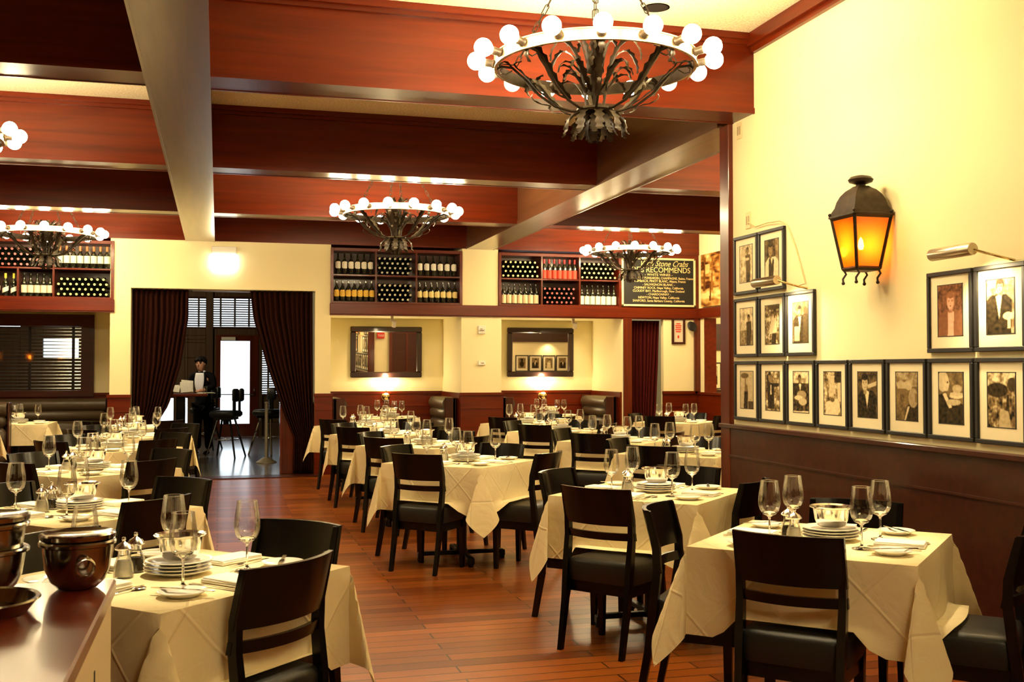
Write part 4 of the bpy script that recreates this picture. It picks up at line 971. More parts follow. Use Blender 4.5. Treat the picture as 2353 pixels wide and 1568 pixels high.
def strip(pts, t):   # thin cutlery profile: (y, halfwidth, z)
    b = B()
    for y, w, z in pts: b.v += [(-w, y, z), (w, y, z), (w, y, z + t), (-w, y, z + t)]
    for i in range(len(pts) - 1):
        for k in range(4): b.f.append((i * 4 + k, i * 4 + (k + 1) % 4, i * 4 + 4 + (k + 1) % 4, i * 4 + 4 + k))
    b.f += [(0, 1, 2, 3), tuple(len(pts) * 4 - 4 + k for k in range(4))]
    return b
KN = strip([(-.11, .004, 0), (-.105, .008, 0), (-.02, .006, 0), (-.01, .006, 0), (.0, .009, .001), (.07, .009, .001), (.10, .006, .001), (.112, .001, .001)], .0028).mesh('knife', MT['steel'], 30)
SPN = strip([(-.10, .003, 0), (-.095, .007, 0), (-.02, .003, .001), (.03, .0035, .003), (.045, .005, .002)], .002).ball((0, .068, .004), .026, 14, 8, (.75, 1, .16)).mesh('spoon', MT['steel'], 40)
FK = strip([(-.105, .003, 0), (-.10, .0075, 0), (-.02, .003, .001), (.03, .0035, .004), (.045, .011, .003), (.06, .0125, .001)], .002)
for k in range(4): FK.box(-.012 + k * .0071, -.0093 + k * .0071, .058, .105, .001, .003, 0, T())
FK = FK.mesh('fork', MT['steel'], 40)
# ------------------------------------------------------------------ the dining tables
SIDES = {'NL': (-R2, -R2), 'NR': (R2, -R2), 'FR': (R2, R2), 'FL': (-R2, R2)}
SN = {'NL': 'front left', 'NR': 'front right', 'FR': 'far right', 'FL': 'far left'}
OFF = {('A', 'NR'): .545, ('A', 'FR'): .66, ('M', 'NL'): .545, ('M', 'FL'): .74, ('M', 'NR'): .745, ('J', 'NL'): .74, ('J', 'NR'): .60, ('B', 'NR'): .58, ('B', 'FR'): .72, ('C', 'FR'): .75, ('D', 'FR'): .77, ('E', 'FR'): .77, ('F', 'NL'): .60, ('F', 'NR'): .77, ('C', 'NR'): .64, ('K', 'NL'): .68}
GLEFT = [(-.27, .0), (.0, -.26), (.0, .25), (.27, .0)]
GBOOTH = [(-.14, .25), (.0, .33), (.02, -.30), (.15, -.25)]
GRIGHT = [(-.225, .07), (-.02, .235), (.02, -.24), (.225, -.06)]
GN = ['left corner', 'near corner', 'far corner', 'right corner']
# key: x, y, rotation, phrase, chair sides, glass layout, detail level
TABLES = [
 ('A', -.16, 3.97, 45, 'front left table', 'NR FR FL', GLEFT, 2),
 ('B', -.70, 5.88, 45, "left row's second table", 'NL NR FR FL', GLEFT, 2),
 ('C', -.88, 8.20, 45, "left row's third table", 'NL NR FR FL', GLEFT, 1),
 ('D', -.94, 10.42, 45, "left row's fourth table", 'NL NR FR FL', GLEFT, 0),
 ('E', -.90, 12.22, 45, "left row's fifth table", 'NL NR FR FL', GLEFT, 0),
 ('S', -1.0, 14.05, 45, "left row's sixth, rearmost table", 'NL NR', GLEFT, 0),
 ('F', 1.83, 8.22, 45, "middle row's nearest table", 'NL NR FR FL', GLEFT, 2),
 ('G', 1.87, 10.14, 45, "middle row's second table", 'NL NR FR FL', GLEFT, 1),
 ('H', 1.81, 11.95, 45, "middle row's third table", 'NL NR FR FL', GLEFT, 0),
 ('I', 1.79, 13.78, 45, "middle row's fourth table", 'NL NR', GLEFT, 0),
 ('J', 2.44, 5.88, 45, 'table behind the front right one', 'NL NR FR FL', GRIGHT, 2),
 ('M', 2.46, 4.05, 45, 'front right table', 'NL NR FR FL', GRIGHT, 2),
 ('K', 3.85, 8.58, 45, "right row's nearest table", 'NL NR FR FL', GRIGHT, 1),
 ('L', 3.87, 10.22, 45, "right row's second table", 'NL NR FR FL', GRIGHT, 1),
 ('P', 3.82, 11.95, 45, "right row's third table", 'NL NR FR FL', GRIGHT, 0),
 ('Q', 3.95, 13.8, 45, "right row's fourth table", 'NL NR FR', GRIGHT, 0),
 ('N', 6.02, 13.6, 45, 'table before the red curtain', 'NL NR FR FL', GRIGHT, 0),
 ('I2', 2.46, 15.95, 0, 'booth table under the left mirror', '', GBOOTH, 0),
 ('Q2', 4.945, 15.95, 0, 'booth table under the right mirror', '', GBOOTH, 0),
 ('T', -2.57, 15.50, 0, 'banquette table under the blind window', '', GLEFT, 0),
 ('U', -3.02, 13.35, 45, 'table cut by the left edge', '', GLEFT, -1),
]
TBG = 'square tables under ivory cloths'
ORD = ['lowest', 'second lowest', 'second from top', 'topmost']
cm_cache = {}
for ti, (key, tx, ty, rot, ph, sides, gl, det) in enumerate(TABLES):
    rz = math.radians(rot)
    t = thing('dining_table', 'dark pedestal table beneath the cloth, the ' + ph, 'table', (tx, ty, 0), rz, TBG)
    part('table_top', TM[0], t); part('column', TM[1], t)
    for k in range(4): part('base_arm', TM[2], t, rot=(0, 0, (0 if key in 'ABM' else PI / 4) + k * PI / 2))
    ck = (ti % 5 if det < 2 else 10 + ti, sides)
    if ck not in cm_cache:
        # side order of cloth_mesh: -y, +x, +y, -x in table space; with 45 deg turn: NR, FR, FL, NL
        pres = [s in sides for s in ('NR', 'FR', 'FL', 'NL')] if sides else (0, 0, 0, 0)
        lim = [max(.012, OFF.get((key, s), .60) - .075 - HA) for s in ('NR', 'FR', 'FL', 'NL')] if sides else (9, 9, 9, 9)
        cm_cache[ck] = cloth_mesh(31 + ti * 7, .35 if det >= 1 else (.33 if sides else .27), pres, lim)
    tc_ = thing('tablecloth', 'ivory linen cloth draped over the ' + ph, 'tablecloth', (tx, ty, 0), rz, 'ivory tablecloths', cm_cache[ck])
    if key in ('I2', 'Q2'):
        t.scale = (.82, 1, 1); tc_.scale = (.82, 1, 1)
    rnd = random.Random(100 + ti)
    for s in sides.split():
        d = SIDES[s]; off = OFF.get((key, s), .61) + rnd.uniform(-.012, .012); a = rnd.uniform(-.04, .04) + {('M', 'FL'): .15, ('J', 'NL'): -.12}.get((key, s), 0)
        chair('black chair, %s side of the %s' % (SN[s], ph), tx + d[0] * off, ty + d[1] * off, math.atan2(-d[1], -d[0]) - PI / 2 + a, 'black dining chairs')
    if det < 0: continue
    z = TH + .0035
    sx, sy = tx + .03, ty
    for k in range(4):
        thing('dinner_plate', 'white plate, %s in the stack on the %s' % (ORD[k], ph), 'plate', (sx + rnd.uniform(-.003, .003), sy + rnd.uniform(-.003, .003), z + k * .0115), 0, 'stacked white plates', PL)
    thing('steel_bowl', 'shiny steel bowl on the plate stack of the ' + ph, 'bowl', (sx + .005, sy, z + 3 * .0115 + .0195), 0, 'steel bowls on plate stacks', BO)
    for lb, px, py, me in (('salt', -.15, -.02, SHS), ('pepper', -.118, .085, SHP)):
        if rot == 0: px, py = (-.10, .13) if lb == 'salt' else (-.09, -.135)
        o = thing(lb + '_shaker', 'glass %s shaker with steel cap on the %s' % (lb, ph), 'shaker', (tx + px, ty + py, z), rnd.uniform(0, 3), 'shakers', SHG)
        part('contents', me, o, (0, 0, .0), label=('white salt' if lb == 'salt' else 'dark ground pepper')); part('cap', SHC, o)
    for (gx, gy), gn in zip(gl, GN):
        if key == 'A' and gn == 'near corner': gx += .06; gy += .01
        gx += rnd.uniform(-.012, .012); gy += rnd.uniform(-.012, .012)
        o = thing('wine_glass', 'empty wine glass at the %s of the %s' % (gn, ph), 'wine glass', (tx + gx, ty + gy, z), 0, 'wine glasses', GS)
        part('bowl', GB, o); part('rim', GR, o)
    for s in ('NL', 'NR', 'FR', 'FL'):
        if rot == 0:
            d = {'NL': (-1, 0), 'NR': (0, -1), 'FR': (1, 0), 'FL': (0, 1)}[s]
            if key in ('I2', 'Q2') and s in ('NR', 'FL'): continue
            
            sn = {'NL': 'left', 'NR': 'front', 'FR': 'right', 'FL': 'far'}[s]
        else: d = SIDES[s]; sn = SN[s]
        l = (d[1], -d[0])              # the sitter's left
        a = math.atan2(-d[1], -d[0]) - PI / 2
        def at(dd, ll): return (tx + d[0] * dd + l[0] * ll, ty + d[1] * dd + l[1] * ll)
        bo_ = .03 if key in ('I2', 'Q2') else 0
        x, y = at(.305 - bo_, .0)
        thing('napkin', 'folded white napkin at the %s place of the %s' % (sn, ph), 'napkin', (x, y, z), a + rnd.uniform(-.08, .08), 'folded napkins', NK)
        x, y = at(.315 - bo_, .235)
        thing('bread_plate', 'small bread plate, %s place of the %s' % (sn, ph), 'plate', (x, y, z), 0, 'bread plates', BP)
        if det >= 1:
            thing('butter_knife', 'small bread plate knife, %s place of the %s' % (sn, ph), 'knife', (x, y, z + .0185), a + .5 + rnd.uniform(-.2, .2), 'butter knives', KN)
        if det == 2:
            for nm, ll, me in (('fork', .092, FK), ('knife', -.085, KN), ('spoon', -.115, SPN)):
                x, y = at(.30, ll)
                thing('dinner_' + nm, 'steel %s by the napkin, %s place of the %s' % (nm, sn, ph), nm, (x, y, z), a + rnd.uniform(-.05, .05), 'table ' + ('knives' if nm == 'knife' else nm + 's'), me)
# ================================================================== chandeliers
def leaf(b, az, pts, w, r0=0.0, n=9, jag=.45, base=(0, 0, 0)):
    # serrated acanthus strip following (r, z) points in the radial plane at azimuth az
    P = [Vector((p[0], 0, p[1])) for p in pts]
    def ev(t):
        s = t * (len(P) - 1); i = min(int(s), len(P) - 2); k = s - i
        p0, p1, p2, p3 = P[max(0, i - 1)], P[i], P[i + 1], P[min(len(P) - 1, i + 2)]
        return .5 * ((2 * p1) + (-p0 + p2) * k + (2 * p0 - 5 * p1 + 4 * p2 - p3) * k * k + (-p0 + 3 * p1 - 3 * p2 + p3) * k ** 3)
    M = Matrix.Translation(base) @ Matrix.Rotation(az, 4, 'Z')
    vs = []; fs = []; m = n * 2
    for i in range(m + 1):
        t = i / m; c = ev(t); c2 = ev(min(1, t + .02)); tg = (c2 - ev(max(0, t - .02)))
        if tg.length > 0: tg.normalize()
        nr = Vector((-tg.z, 0, tg.x))
        ww = w * (.35 + .65 * sin(PI * min(1, .12 + t * .85))) * (1 if i % 2 else 1 - jag)
        if i == m: ww = w * .05
        fw = tg * (ww * .35 if i % 2 else 0)
        vs += [tuple(c + fw + Vector((0, -ww, 0)) + nr * ww * .35), tuple(c), tuple(c + fw + Vector((0, ww, 0)) + nr * ww * .35)]
    for i in range(m):
        o = i * 3; fs += [(o, o + 1, o + 4, o + 3), (o + 1, o + 2, o + 5, o + 4)]
    b.add(vs, fs, M)
RR = .545
def chandelier_meshes():
    m = {}
    m['shaded_inside'] = B().lathe([(RR - .0075, -.0325), (RR - .0065, -.0325), (RR - .0065, .0325), (RR - .0075, .0325), (RR - .0075, -.0325)], 64, cap=False).mesh('hoop_shaded_inside', MT['bronze'], 30)  # added dark inner face; shade inside the hoop is in its colour
    m['ring'] = B().lathe([(RR - .006, -.032), (RR + .010, -.032), (RR + .010, -.026), (RR + .003, -.024), (RR + .003, .024), (RR + .010, .026), (RR + .010, .032), (RR - .006, .032), (RR - .006, -.032)], 64, cap=False).mesh('hoop', MT['bronzelight'], 30)
    sk = B().lathe([(0, 0), (.018, 0), (.026, .010), (.020, .022), (.022, .050), (.018, .056), (0, .056)], 14, T(0, 0, 0, 0, 0, PI / 2)).mesh('socket', MT['bronze'], 40)
    m['socket'] = sk
    m['bulb'] = B().ball((.106, 0, .0), .049, 18, 12).lathe([(.014, .045), (.02, .058), (.03, .066)], 12, T(0, 0, 0, 0, 0, PI / 2), cap=False).mesh('bulb', MT['bulb'], 180)
    arm = B(); pts = [(.05, -.262), (.13, -.262), (.22, -.235), (.31, -.17), (.385, -.085), (.455, -.02), (.515, -.012), (.538, -.025)]
    arm.tube([(r, 0, z) for r, z in pts], .0075, 6)
    leaf(arm, 0, [(.20, -.232), (.31, -.155), (.385, -.07), (.45, .0), (.40, .02)], .026, n=8)
    leaf(arm, 0, [(.33, -.165), (.42, -.06), (.50, .012), (.53, -.05), (.50, -.09)], .022, n=6)
    leaf(arm, 0, [(.24, -.235), (.31, -.22), (.35, -.19), (.345, -.165)], .018, n=4)
    arm.tube([(.455, 0, -.035), (.49, 0, -.055), (.515, 0, -.05), (.52, 0, -.03), (.508, 0, -.022)], .004, 5)
    m['arm'] = arm.mesh('scroll_arm', MT['bronze'], 60)
    lf = B(); leaf(lf, 0, [(.055, -.25), (.075, -.14), (.10, -.02), (.15, .07), (.22, .095), (.27, .03), (.275, -.02)], .026, n=12)
    leaf(lf, .12, [(.07, -.17), (.12, -.10), (.18, -.085), (.21, -.12)], .022, n=5)
    leaf(lf, -.12, [(.09, -.06), (.15, -.01), (.20, -.02), (.215, -.07)], .02, n=5)
    m['leaf'] = lf.mesh('acanthus_leaf', MT['bronze'], 60)
    st = B().tube([(0, 0, -.26), (0, 0, .06)], .008, 8).lathe([(0, -.275), (.095, -.272), (.105, -.262), (.10, -.25), (.06, -.244), (0, -.244)], 24).lathe([(0, -.165), (.045, -.165), (.045, -.155), (0, -.15)], 16).lathe([(0, -.045), (.05, -.045), (.05, -.033), (0, -.03)], 16)
    m['stem'] = st.mesh('stem', MT['bronze'], 40)
    up = B()
    for k in range(8): leaf(up, k * PI / 4 + .2, [(.045, -.035), (.06, .05), (.085, .12), (.13, .145), (.155, .10)], .024, n=7)
    for k in range(8): leaf(up, k * PI / 4 + .5, [(.04, -.155), (.09, -.10), (.14, -.03), (.19, -.02), (.21, -.06)], .024, n=7)
    m['upper'] = up.mesh('leaf_spray', MT['bronze'], 60)
    lo = B()
    for k in range(10): leaf(lo, k * PI / 5, [(.07, -.265), (.12, -.285), (.16, -.33), (.165, -.38), (.185, -.40)], .03, n=6)
    for k in range(8): leaf(lo, k * PI / 4 + .3, [(.05, -.27), (.085, -.32), (.10, -.37), (.12, -.40)], .032, n=6)
    for k in range(6): leaf(lo, k * PI / 3, [(.02, -.27), (.04, -.34), (.045, -.40), (.03, -.43)], .03, n=6)
    m['lower'] = lo.mesh('leaf_cluster', MT['bronze'], 60)
    ch = B(); p0, p1 = Vector((RR * .80, 0, -.0)), Vector((.06, 0, .70)); L = (p1 - p0); n = 15
    ang = math.atan2(L.x, L.z)
    for i in range(n):
        c = p0 + L * ((i + .5) / n); M = Matrix.Translation(c) @ Matrix.Rotation(ang, 4, 'Y') @ Matrix.Rotation(PI / 2 * (i % 2), 4, 'Z')
        hl = L.length / n * .62
        ch.tube([(.011 * cos(a), 0, (hl - .011) * (1 if sin(a) > 0 else -1) + .011 * sin(a)) for a in [PI / 8 + k * PI / 4 for k in range(8)]], .0032, 5, M, closed=True)
    ch.tube([(RR - .006, 0, .01), (RR * .80, 0, 0.0)], .004, 5)
    m['chain'] = ch.mesh('chain', MT['bronze'], 60)
    m['canopy'] = B().lathe([(0, .735), (.075, .735), (.07, .715), (.03, .70), (.01, .69), (0, .685)], 20).mesh('canopy', MT['bronze'], 40)
    return m
HM = chandelier_meshes()
def chandelier(label, x, y, z, a0):
    c = thing('chandelier', label, 'chandelier', (x, y, z), a0, 'bronze hoop chandeliers')
    part('hoop', HM['ring'], c); part('hoop_shaded_inside', HM['shaded_inside'], c); part('stem', HM['stem'], c); part('leaf_spray', HM['upper'], c); part('leaf_cluster', HM['lower'], c); part('canopy', HM['canopy'], c)
    for k in range(16):
        a = 2 * PI * k / 16
        s = part('socket', HM['socket'], c, ((RR + .004) * cos(a), (RR + .004) * sin(a), .0), (0, -.18, a)); part('bulb', HM['bulb'], s)
    for k in range(8): part('scroll_arm', HM['arm'], c, rot=(0, 0, PI / 8 + k * PI / 4))
    for k in range(6): part('acanthus_leaf', HM['leaf'], c, rot=(0, 0, k * PI / 3 + .1))
    for k in range(4): part('chain', HM['chain'], c, rot=(0, 0, PI / 4 + .35 + k * PI / 2))
for lb, x, y, z in (('largest looking bronze hoop chandelier, hanging front right beside the cream wall', 1.985, 5.56, 3.155), ('bronze hoop chandelier in the middle bay, over the middle row of tables', 1.79, 11.2, 3.11), ('bronze hoop chandelier in front of the chalkboard', 5.51, 14.0, 3.11), ('bronze hoop chandelier in front of the wine rack over the blind window', -2.0, 13.9, 3.10), ('bronze hoop chandelier cut by the left edge, only its rightmost globes showing', -2.02, 8.2, 3.11)):
    chandelier(lb, x, y, z, .11)
chandelier('bronze hoop chandelier over the near end of the room behind the viewer', 1.75, -.25, 3.11, .11)
chandelier('bronze hoop chandelier hidden past the end of the right wall', 5.5, 8.35, 3.11, .11)

# ================================================================== booths
def bench(label, x0, x1, y0, y1, back, z_back=1.06, name='booth_bench'):
    # leather booth; back in '+x','-x','+y','-y' gives the side that carries the backrest
    cx, cy = (x0 + x1) / 2, (y0 + y1) / 2
    if back in ('+y', '-y'): L, D, rz = x1 - x0, y1 - y0, (0 if back == '+y' else PI)
    else: L, D, rz = y1 - y0, x1 - x0, (-PI / 2 if back == '+x' else PI / 2)
    o = thing(name, label, 'booth bench', (cx, cy, 0), rz)
    h = L / 2; d = D / 2
    part('base', B().box(-h, h, -d + .06, d, 0, .32, .004).mesh('base', MT['darkwood']), o)
    part('seat', B().box(-h, h, -d, d - .14, .32, .47, .04).mesh('seat', MT['brownleather'], 50), o)
    bk = B().box(-h + .03, h - .03, d - .20, d - .06, .47, .74, .05).box(-h + .03, h - .03, d - .19, d - .06, .735, .90, .05)
    bk.tube([(-h + .03, d - .11, .965), (h - .03, d - .11, .965)], .092, 14)
    part('backrest', bk.mesh('backrest', MT['brownleather'], 50), o)
    part('end_panel', B().box(-h, -h + .025, d - .17, d, .32, z_back, .012).box(h - .025, h, d - .17, d, .32, z_back, .012).box(-h, h, d - .05, d, .30, z_back, .006).mesh('end_panel', MT['darkwood']), o)
bench('brown leather booth bench with rolled back, right side of the left recess', 2.89, 3.35, 15.42, 16.55, '+x')
bench('brown leather booth bench, left side of the left recess', 1.57, 2.03, 15.42, 16.55, '-x')
bench('brown leather booth bench with rolled back, right side of the right recess', 5.375, 5.84, 15.42, 16.55, '+x')
bench('brown leather booth bench, left side of the right recess', 4.05, 4.51, 15.42, 16.55, '-x')
bench('long dark leather banquette beneath the blind window', -4.9, -1.52, 16.04, 16.60, '+y')
bench('dark leather booth back cut by the left edge of the view', -3.9, -2.52, 14.25, 14.85, '+y')

# ================================================================== side station
ss = thing('side_station', 'reddish wooden waiter station at the near left with pale panelled side', 'side station', (-.72, 2.1, 0))
tp = .93
part('counter_top', B().box(-.60, .465, -1.4, .92, tp - .04, tp, .005).mesh('counter_top', principled('polished_red_mahogany', (.13, .016, .006), .28, coat=.25, coat_r=.12, noise_amt=.35, noise_scale=3, stretch=(5, .6, 1))), ss)
sp_ = B().box(.43, .455, -1.4, .90, 0, tp - .04)
part('side_panel', sp_.mesh('side_panel', flat('pale_side_panel', (.62, .50, .30), .55)), ss, label='pale panelled side')  # one even pale colour over the whole side
part('panel_gap', B().box(.455, .457, .50, .512, .05, .80).box(.455, .457, .19, .20, .05, .80).mesh('gap', MT['ink']), ss)
part('body', B().box(-.6, .43, -1.4, .90, 0, tp - .04).mesh('body', MT['darkwood']), ss)
def oval_bowl():
    b = B()
    pr = [(.30, 0.0), (.52, .003), (.70, .018), (.83, .045), (.88, .080), (.90, .098), (.99, .102), (1.0, .108), (.97, .112), (.86, .110), (.84, .095), (.80, .05), (.66, .024), (.50, .010), (0, .008)]
    return B().lathe([(r * .088, z) for r, z in pr], 36)
OB = oval_bowl().mesh('steel_basin', MT['darksteel'], 40)
LIDB = B().lathe([(.085, 0), (.090, .004), (.091, .014), (.086, .018), (.075, .012), (.0, .010)], 36).mesh('shallow_dish', MT['darksteel'], 40)
o = thing('steel_basin', 'round steel basin on the station, nearest its right edge, dish on top', 'bowl', (-.338, 2.915, tp + .0005), 0, 'steel basins', OB)
o.scale = (1.05, 1.05, 1.08)
part('ring_handle', B().tube([(.0 + .020 * cos(a), -.090 - .006 * sin(a / 2), .060 + .02 * sin(a)) for a in [k * 2 * PI / 12 for k in range(12)]], .004, 6, closed=True).mesh('rh', MT['steel'], 60), o, rot=(0, 0, .3))
thing('shallow_dish', 'shallow steel dish resting on the right hand basin', 'dish', (-.338, 2.915, tp + .1225), .2, 'shallow steel dishes', LIDB)
for k in range(2):
    q = thing('steel_basin', ('lower' if k == 0 else 'upper') + ' steel basin of the tall pile at the left edge', 'bowl', (-.548, 2.90, tp + .0005 + k * .062), .4, 'steel basins', OB)
    q.scale = (1.15, 1.15, 1)
thing('shallow_dish', 'shallow steel dish topping the tall basin pile at the left edge', 'dish', (-.548, 2.90, tp + .176), 0, 'shallow steel dishes', LIDB).scale = (1.12, 1.12, 1)
thing('steel_tray', 'low round steel tray in front of the basins on the station', 'tray', (-.515, 2.66, tp + .0005), 0, None, B().lathe([(0, 0), (.10, 0), (.125, .03), (.13, .032), (.128, .036), (.118, .034), (.098, .006), (0, .005)], 36).mesh('steel_tray', MT['darksteel'], 40))

# ================================================================== bar furniture
def stool(label, x, y, rz, chrome=False):
    s = thing('bar_stool', label, 'bar stool', (x, y, 0), rz, 'bar stools')
    for a, b_ in ((-1, -1), (1, -1), (1, 1), (-1, 1)):
        part('leg', B().tube([(a * .25, b_ * .25, 0), (a * .11, b_ * .11, .64)], [.016, .02], 8).mesh('leg', MT['chrome'] if chrome else MT['black'], 40), s)
    part('foot_ring', B().tube([(.20 * cos(2 * PI * k / 20), .20 * sin(2 * PI * k / 20), .30) for k in range(20)], .011, 6, closed=True).mesh('fr', MT['chrome'], 60), s)
    part('under_frame', B().box(-.16, .16, -.16, .16, .63, .67, .006).lathe([(.05, .55), (.05, .63)], 12).mesh('uf', MT['black']), s)
    part('seat', B().box(-.22, .22, -.22, .22, .67, .78, .035).mesh('seat', MT['leather'], 50), s)
    for sx in (-1, 1):
        p = part('backrest', B().box(sx * .025, sx * .205, -.03, .03, .93, 1.15, .025, T(0, -.23, 0)).mesh('pad', MT['leather'], 50), s, rot=(0, 0, sx * .12))
        part('back_support', B().box(sx * .06, sx * .14, -.015, .015, .74, .95, .006, T(0, -.20, 0)).mesh('bs', MT['black']), p)
stool('dark bar stool standing clear in front of the bright glass door', .13, 18.75, 1.2)
stool('dark bar stool tucked at the host desk, behind the clear standing stool', -.24, 20.6, 1.25)
stool('dark bar stool with chrome legs behind the stanchion', .86, 19.1, 2.4, True)
st = thing('stanchion', 'brushed steel post with domed foot on the grey bar floor', 'stanchion', (.74, 17.5, 0))
part('foot', B().lathe([(0, 0), (.16, 0), (.16, .012), (.13, .03), (.07, .07), (.035, .085), (0, .085)], 24).mesh('foot', MT['satin'], 40), st)
part('post', B().lathe([(.026, .08), (.026, .93), (.032, .935), (.032, .955), (.0, .965)], 16).tube([(.032, 0, .89), (.05, 0, .89)], .006, 6).mesh('post', MT['satin'], 40), st)
hd = thing('host_desk', 'dark bar height host desk with polished top', 'desk', (-.62, 18.9, 0))
part('desk_top', B().box(-.42, .45, -.35, .22, 1.02, 1.065, .01).mesh('dt', MT['woodY']), hd)
part('desk_leg', B().box(-.05, .09, -.12, .08, 0, 1.02, .01).box(-.3, .3, -.2, .15, 0, .05, .01).mesh('dl', MT['black']), hd)
nw = B()
for k in range(5): nw.box(-.10, .09, -.006 - k * .013, .002 - k * .013, 0, .23 - .02 * k, .002, T(.09 + .015 * (k % 2), 0, 0, .05 * k, -.35, .10 - .05 * k))
for k in range(5): nw.box(-.10, .08, -.006 - k * .013, .002 - k * .013, 0, .15 - .012 * k, .002, T(-.10 - .012 * (k % 2), -.03, 0, -.06 * k, -.45, -.04 + .03 * k))
thing('newspaper', 'pale folded newspapers propped upright on the host desk', 'newspaper', (-.60, 18.80, 1.072), .1, None, nw.mesh('newspaper', MT['paper']))
pp = B().box(-.14, .14, -.1, .1, 0, .006, .001, T(0, 0, 0, .2)).box(-.13, .13, -.1, .1, .006, .014, .001, T(0, 0, 0, -.1))
thing('paper_stack', 'flat pale papers in front of the waiter on the desk', 'papers', (-.20, 18.90, 1.067), 0, None, pp.mesh('paper_stack', MT['paper']))
thing('drinking_glass', 'small clear water glass at the waiter\'s elbow on the desk', 'glass', (-.21, 18.70, 1.067), 0, None, B().lathe([(0, 0), (.03, 0), (.036, .12)], 18).mesh('tumbler', MT['glass'], 60))
thing('black_tray', 'flat black tray on the host desk beside the newspapers', 'tray', (-.86, 18.62, 1.0665), 0, None, B().box(-.15, .15, -.1, .1, 0, .045, .01).mesh('black_tray', MT['ink']))
thing('air_curtain', 'long pale metal air curtain fixed under the opening lintel', 'air curtain', (.10, 15.78, 2.60), 0, None, B().box(-.46, .46, -.06, .06, -.03, .034, .008).box(-.05, .05, -.062, -.05, -.01, .01).mesh('air_curtain', flat('grey_metal_case', (.45, .44, .42), .4)))

# ================================================================== the waiter
def skin_mesh(name, verts, edges, mats, root=0, sub=2):
    me = bpy.data.meshes.new(name); me.from_pydata([v[0] for v in verts], edges, [])
    o = bpy.data.objects.new(name, me); COL.objects.link(o)
    md = o.modifiers.new('s', 'SKIN'); md.use_smooth_shade = True
    sv = me.skin_vertices[0].data
    for i, v in enumerate(verts): sv[i].radius = (v[1], v[2] if len(v) > 2 else v[1]); sv[i].use_root = (i == root)
    m2 = o.modifiers.new('u', 'SUBSURF'); m2.levels = sub; m2.render_levels = sub
    dg = bpy.context.evaluated_depsgraph_get(); dg.update()
    out = bpy.data.meshes.new_from_object(o.evaluated_get(dg)); out.name = name
    out.materials.clear(); out.materials.append(mats); out.shade_smooth()
    bpy.data.objects.remove(o); bpy.data.meshes.remove(me)
    return out
wt = thing('person', 'waiter in black tuxedo and bow tie looking down at the host desk', 'person', (-.25, 19.36, 0), -.45)
# local: faces -y; standing, head bent forward
J = {'pel': (0, 0, .92), 'wst': (0, -.01, 1.06), 'cst': (0, -.03, 1.24), 'nk0': (0, -.03, 1.40), 'nk': (0, -.055, 1.46)}
bv = [((0, 0, .92), .13, .10), ((0, -.01, 1.06), .125, .09), ((0, -.03, 1.24), .15, .10), ((0, -.03, 1.385), .09, .075), ((0, -.055, 1.445), .048, .05), ((0, -.088, 1.495), .066, .078), ((0, -.10, 1.565), .084, .102), ((0, -.09, 1.625), .070, .084),
      ((-.17, -.03, 1.36), .06), ((-.24, -.05, 1.17), .045), ((-.14, -.24, 1.125), .036), ((-.07, -.30, 1.105), .026), 
      ((.17, -.03, 1.36), .06), ((.21, -.05, 1.17), .045), ((.14, -.24, 1.125), .036), ((.08, -.31, 1.105), .026),
      ((-.09, 0, .84), .09), ((-.10, -.01, .47), .06), ((-.10, .01, .08), .04), ((-.10, -.12, .035), .038),
      ((.09, 0, .84), .09), ((.10, -.01, .47), .06), ((.10, .01, .08), .04), ((.10, -.12, .035), .038)]
be = [(0, 1), (1, 2), (2, 3), (3, 4), (4, 5), (5, 6), (6, 7), (2, 8), (8, 9), (9, 10), (10, 11), (2, 12), (12, 13), (13, 14), (14, 15), (0, 16), (16, 17), (17, 18), (18, 19), (0, 20), (20, 21), (21, 22), (22, 23)]
# hands: palm vertex is the last arm vertex; five fingers each
def add_hand(pi, sx):
    p = Vector(bv[pi][0])
    for k in range(4):
        base = p + Vector((-sx * (-.024 + .016 * k), -.035, .0)); L = (.040, .050, .048, .036)[k]
        a = len(bv); bv.append((tuple(base), .0095)); bv.append((tuple(base + Vector((-sx * .004, -L * .6, -.004))), .009)); bv.append((tuple(base + Vector((-sx * .006, -L, -.016))), .0075))
        be.extend([(pi, a), (a, a + 1), (a + 1, a + 2)])
    a = len(bv); bv.append((tuple(p + Vector((-sx * .03, -.012, .006))), .010)); bv.append((tuple(p + Vector((-sx * .048, -.038, .0))), .0085)); be.extend([(pi, a), (a, a + 1)])
add_hand(11, -1); add_hand(15, 1)
bv = [(v[0],) + tuple(r * (.62 if (k < 4 or k in (8, 9, 12, 13) or 16 <= k < 24) else 1) for r in v[1:]) for k, v in enumerate(bv)]     # slimmer where clothed
body = part('body', skin_mesh('body', bv, be, MT['skin']), wt)
hx = B()
hx.ball((0, -.192, 1.552), .014, 8, 6, (.8, 1.2, 1.6)).ball((-.082, -.10, 1.565), .018, 8, 6, (.4, .8, 1.3)).ball((.082, -.10, 1.565), .018, 8, 6, (.4, .8, 1.3))
part('nose_and_ears', hx.mesh('ne', MT['skin'], 180), wt)
fe = B().ball((-.032, -.180, 1.574), .010, 8, 6, (1.3, .6, .6)).ball((.032, -.180, 1.574), .010, 8, 6, (1.3, .6, .6)).box(-.050, -.014, -.186, -.165, 1.590, 1.596).box(.014, .050, -.186, -.165, 1.590, 1.596)
part('eyes_and_mouth', fe.mesh('em', MT['hair'], 180), wt)
hr = B()
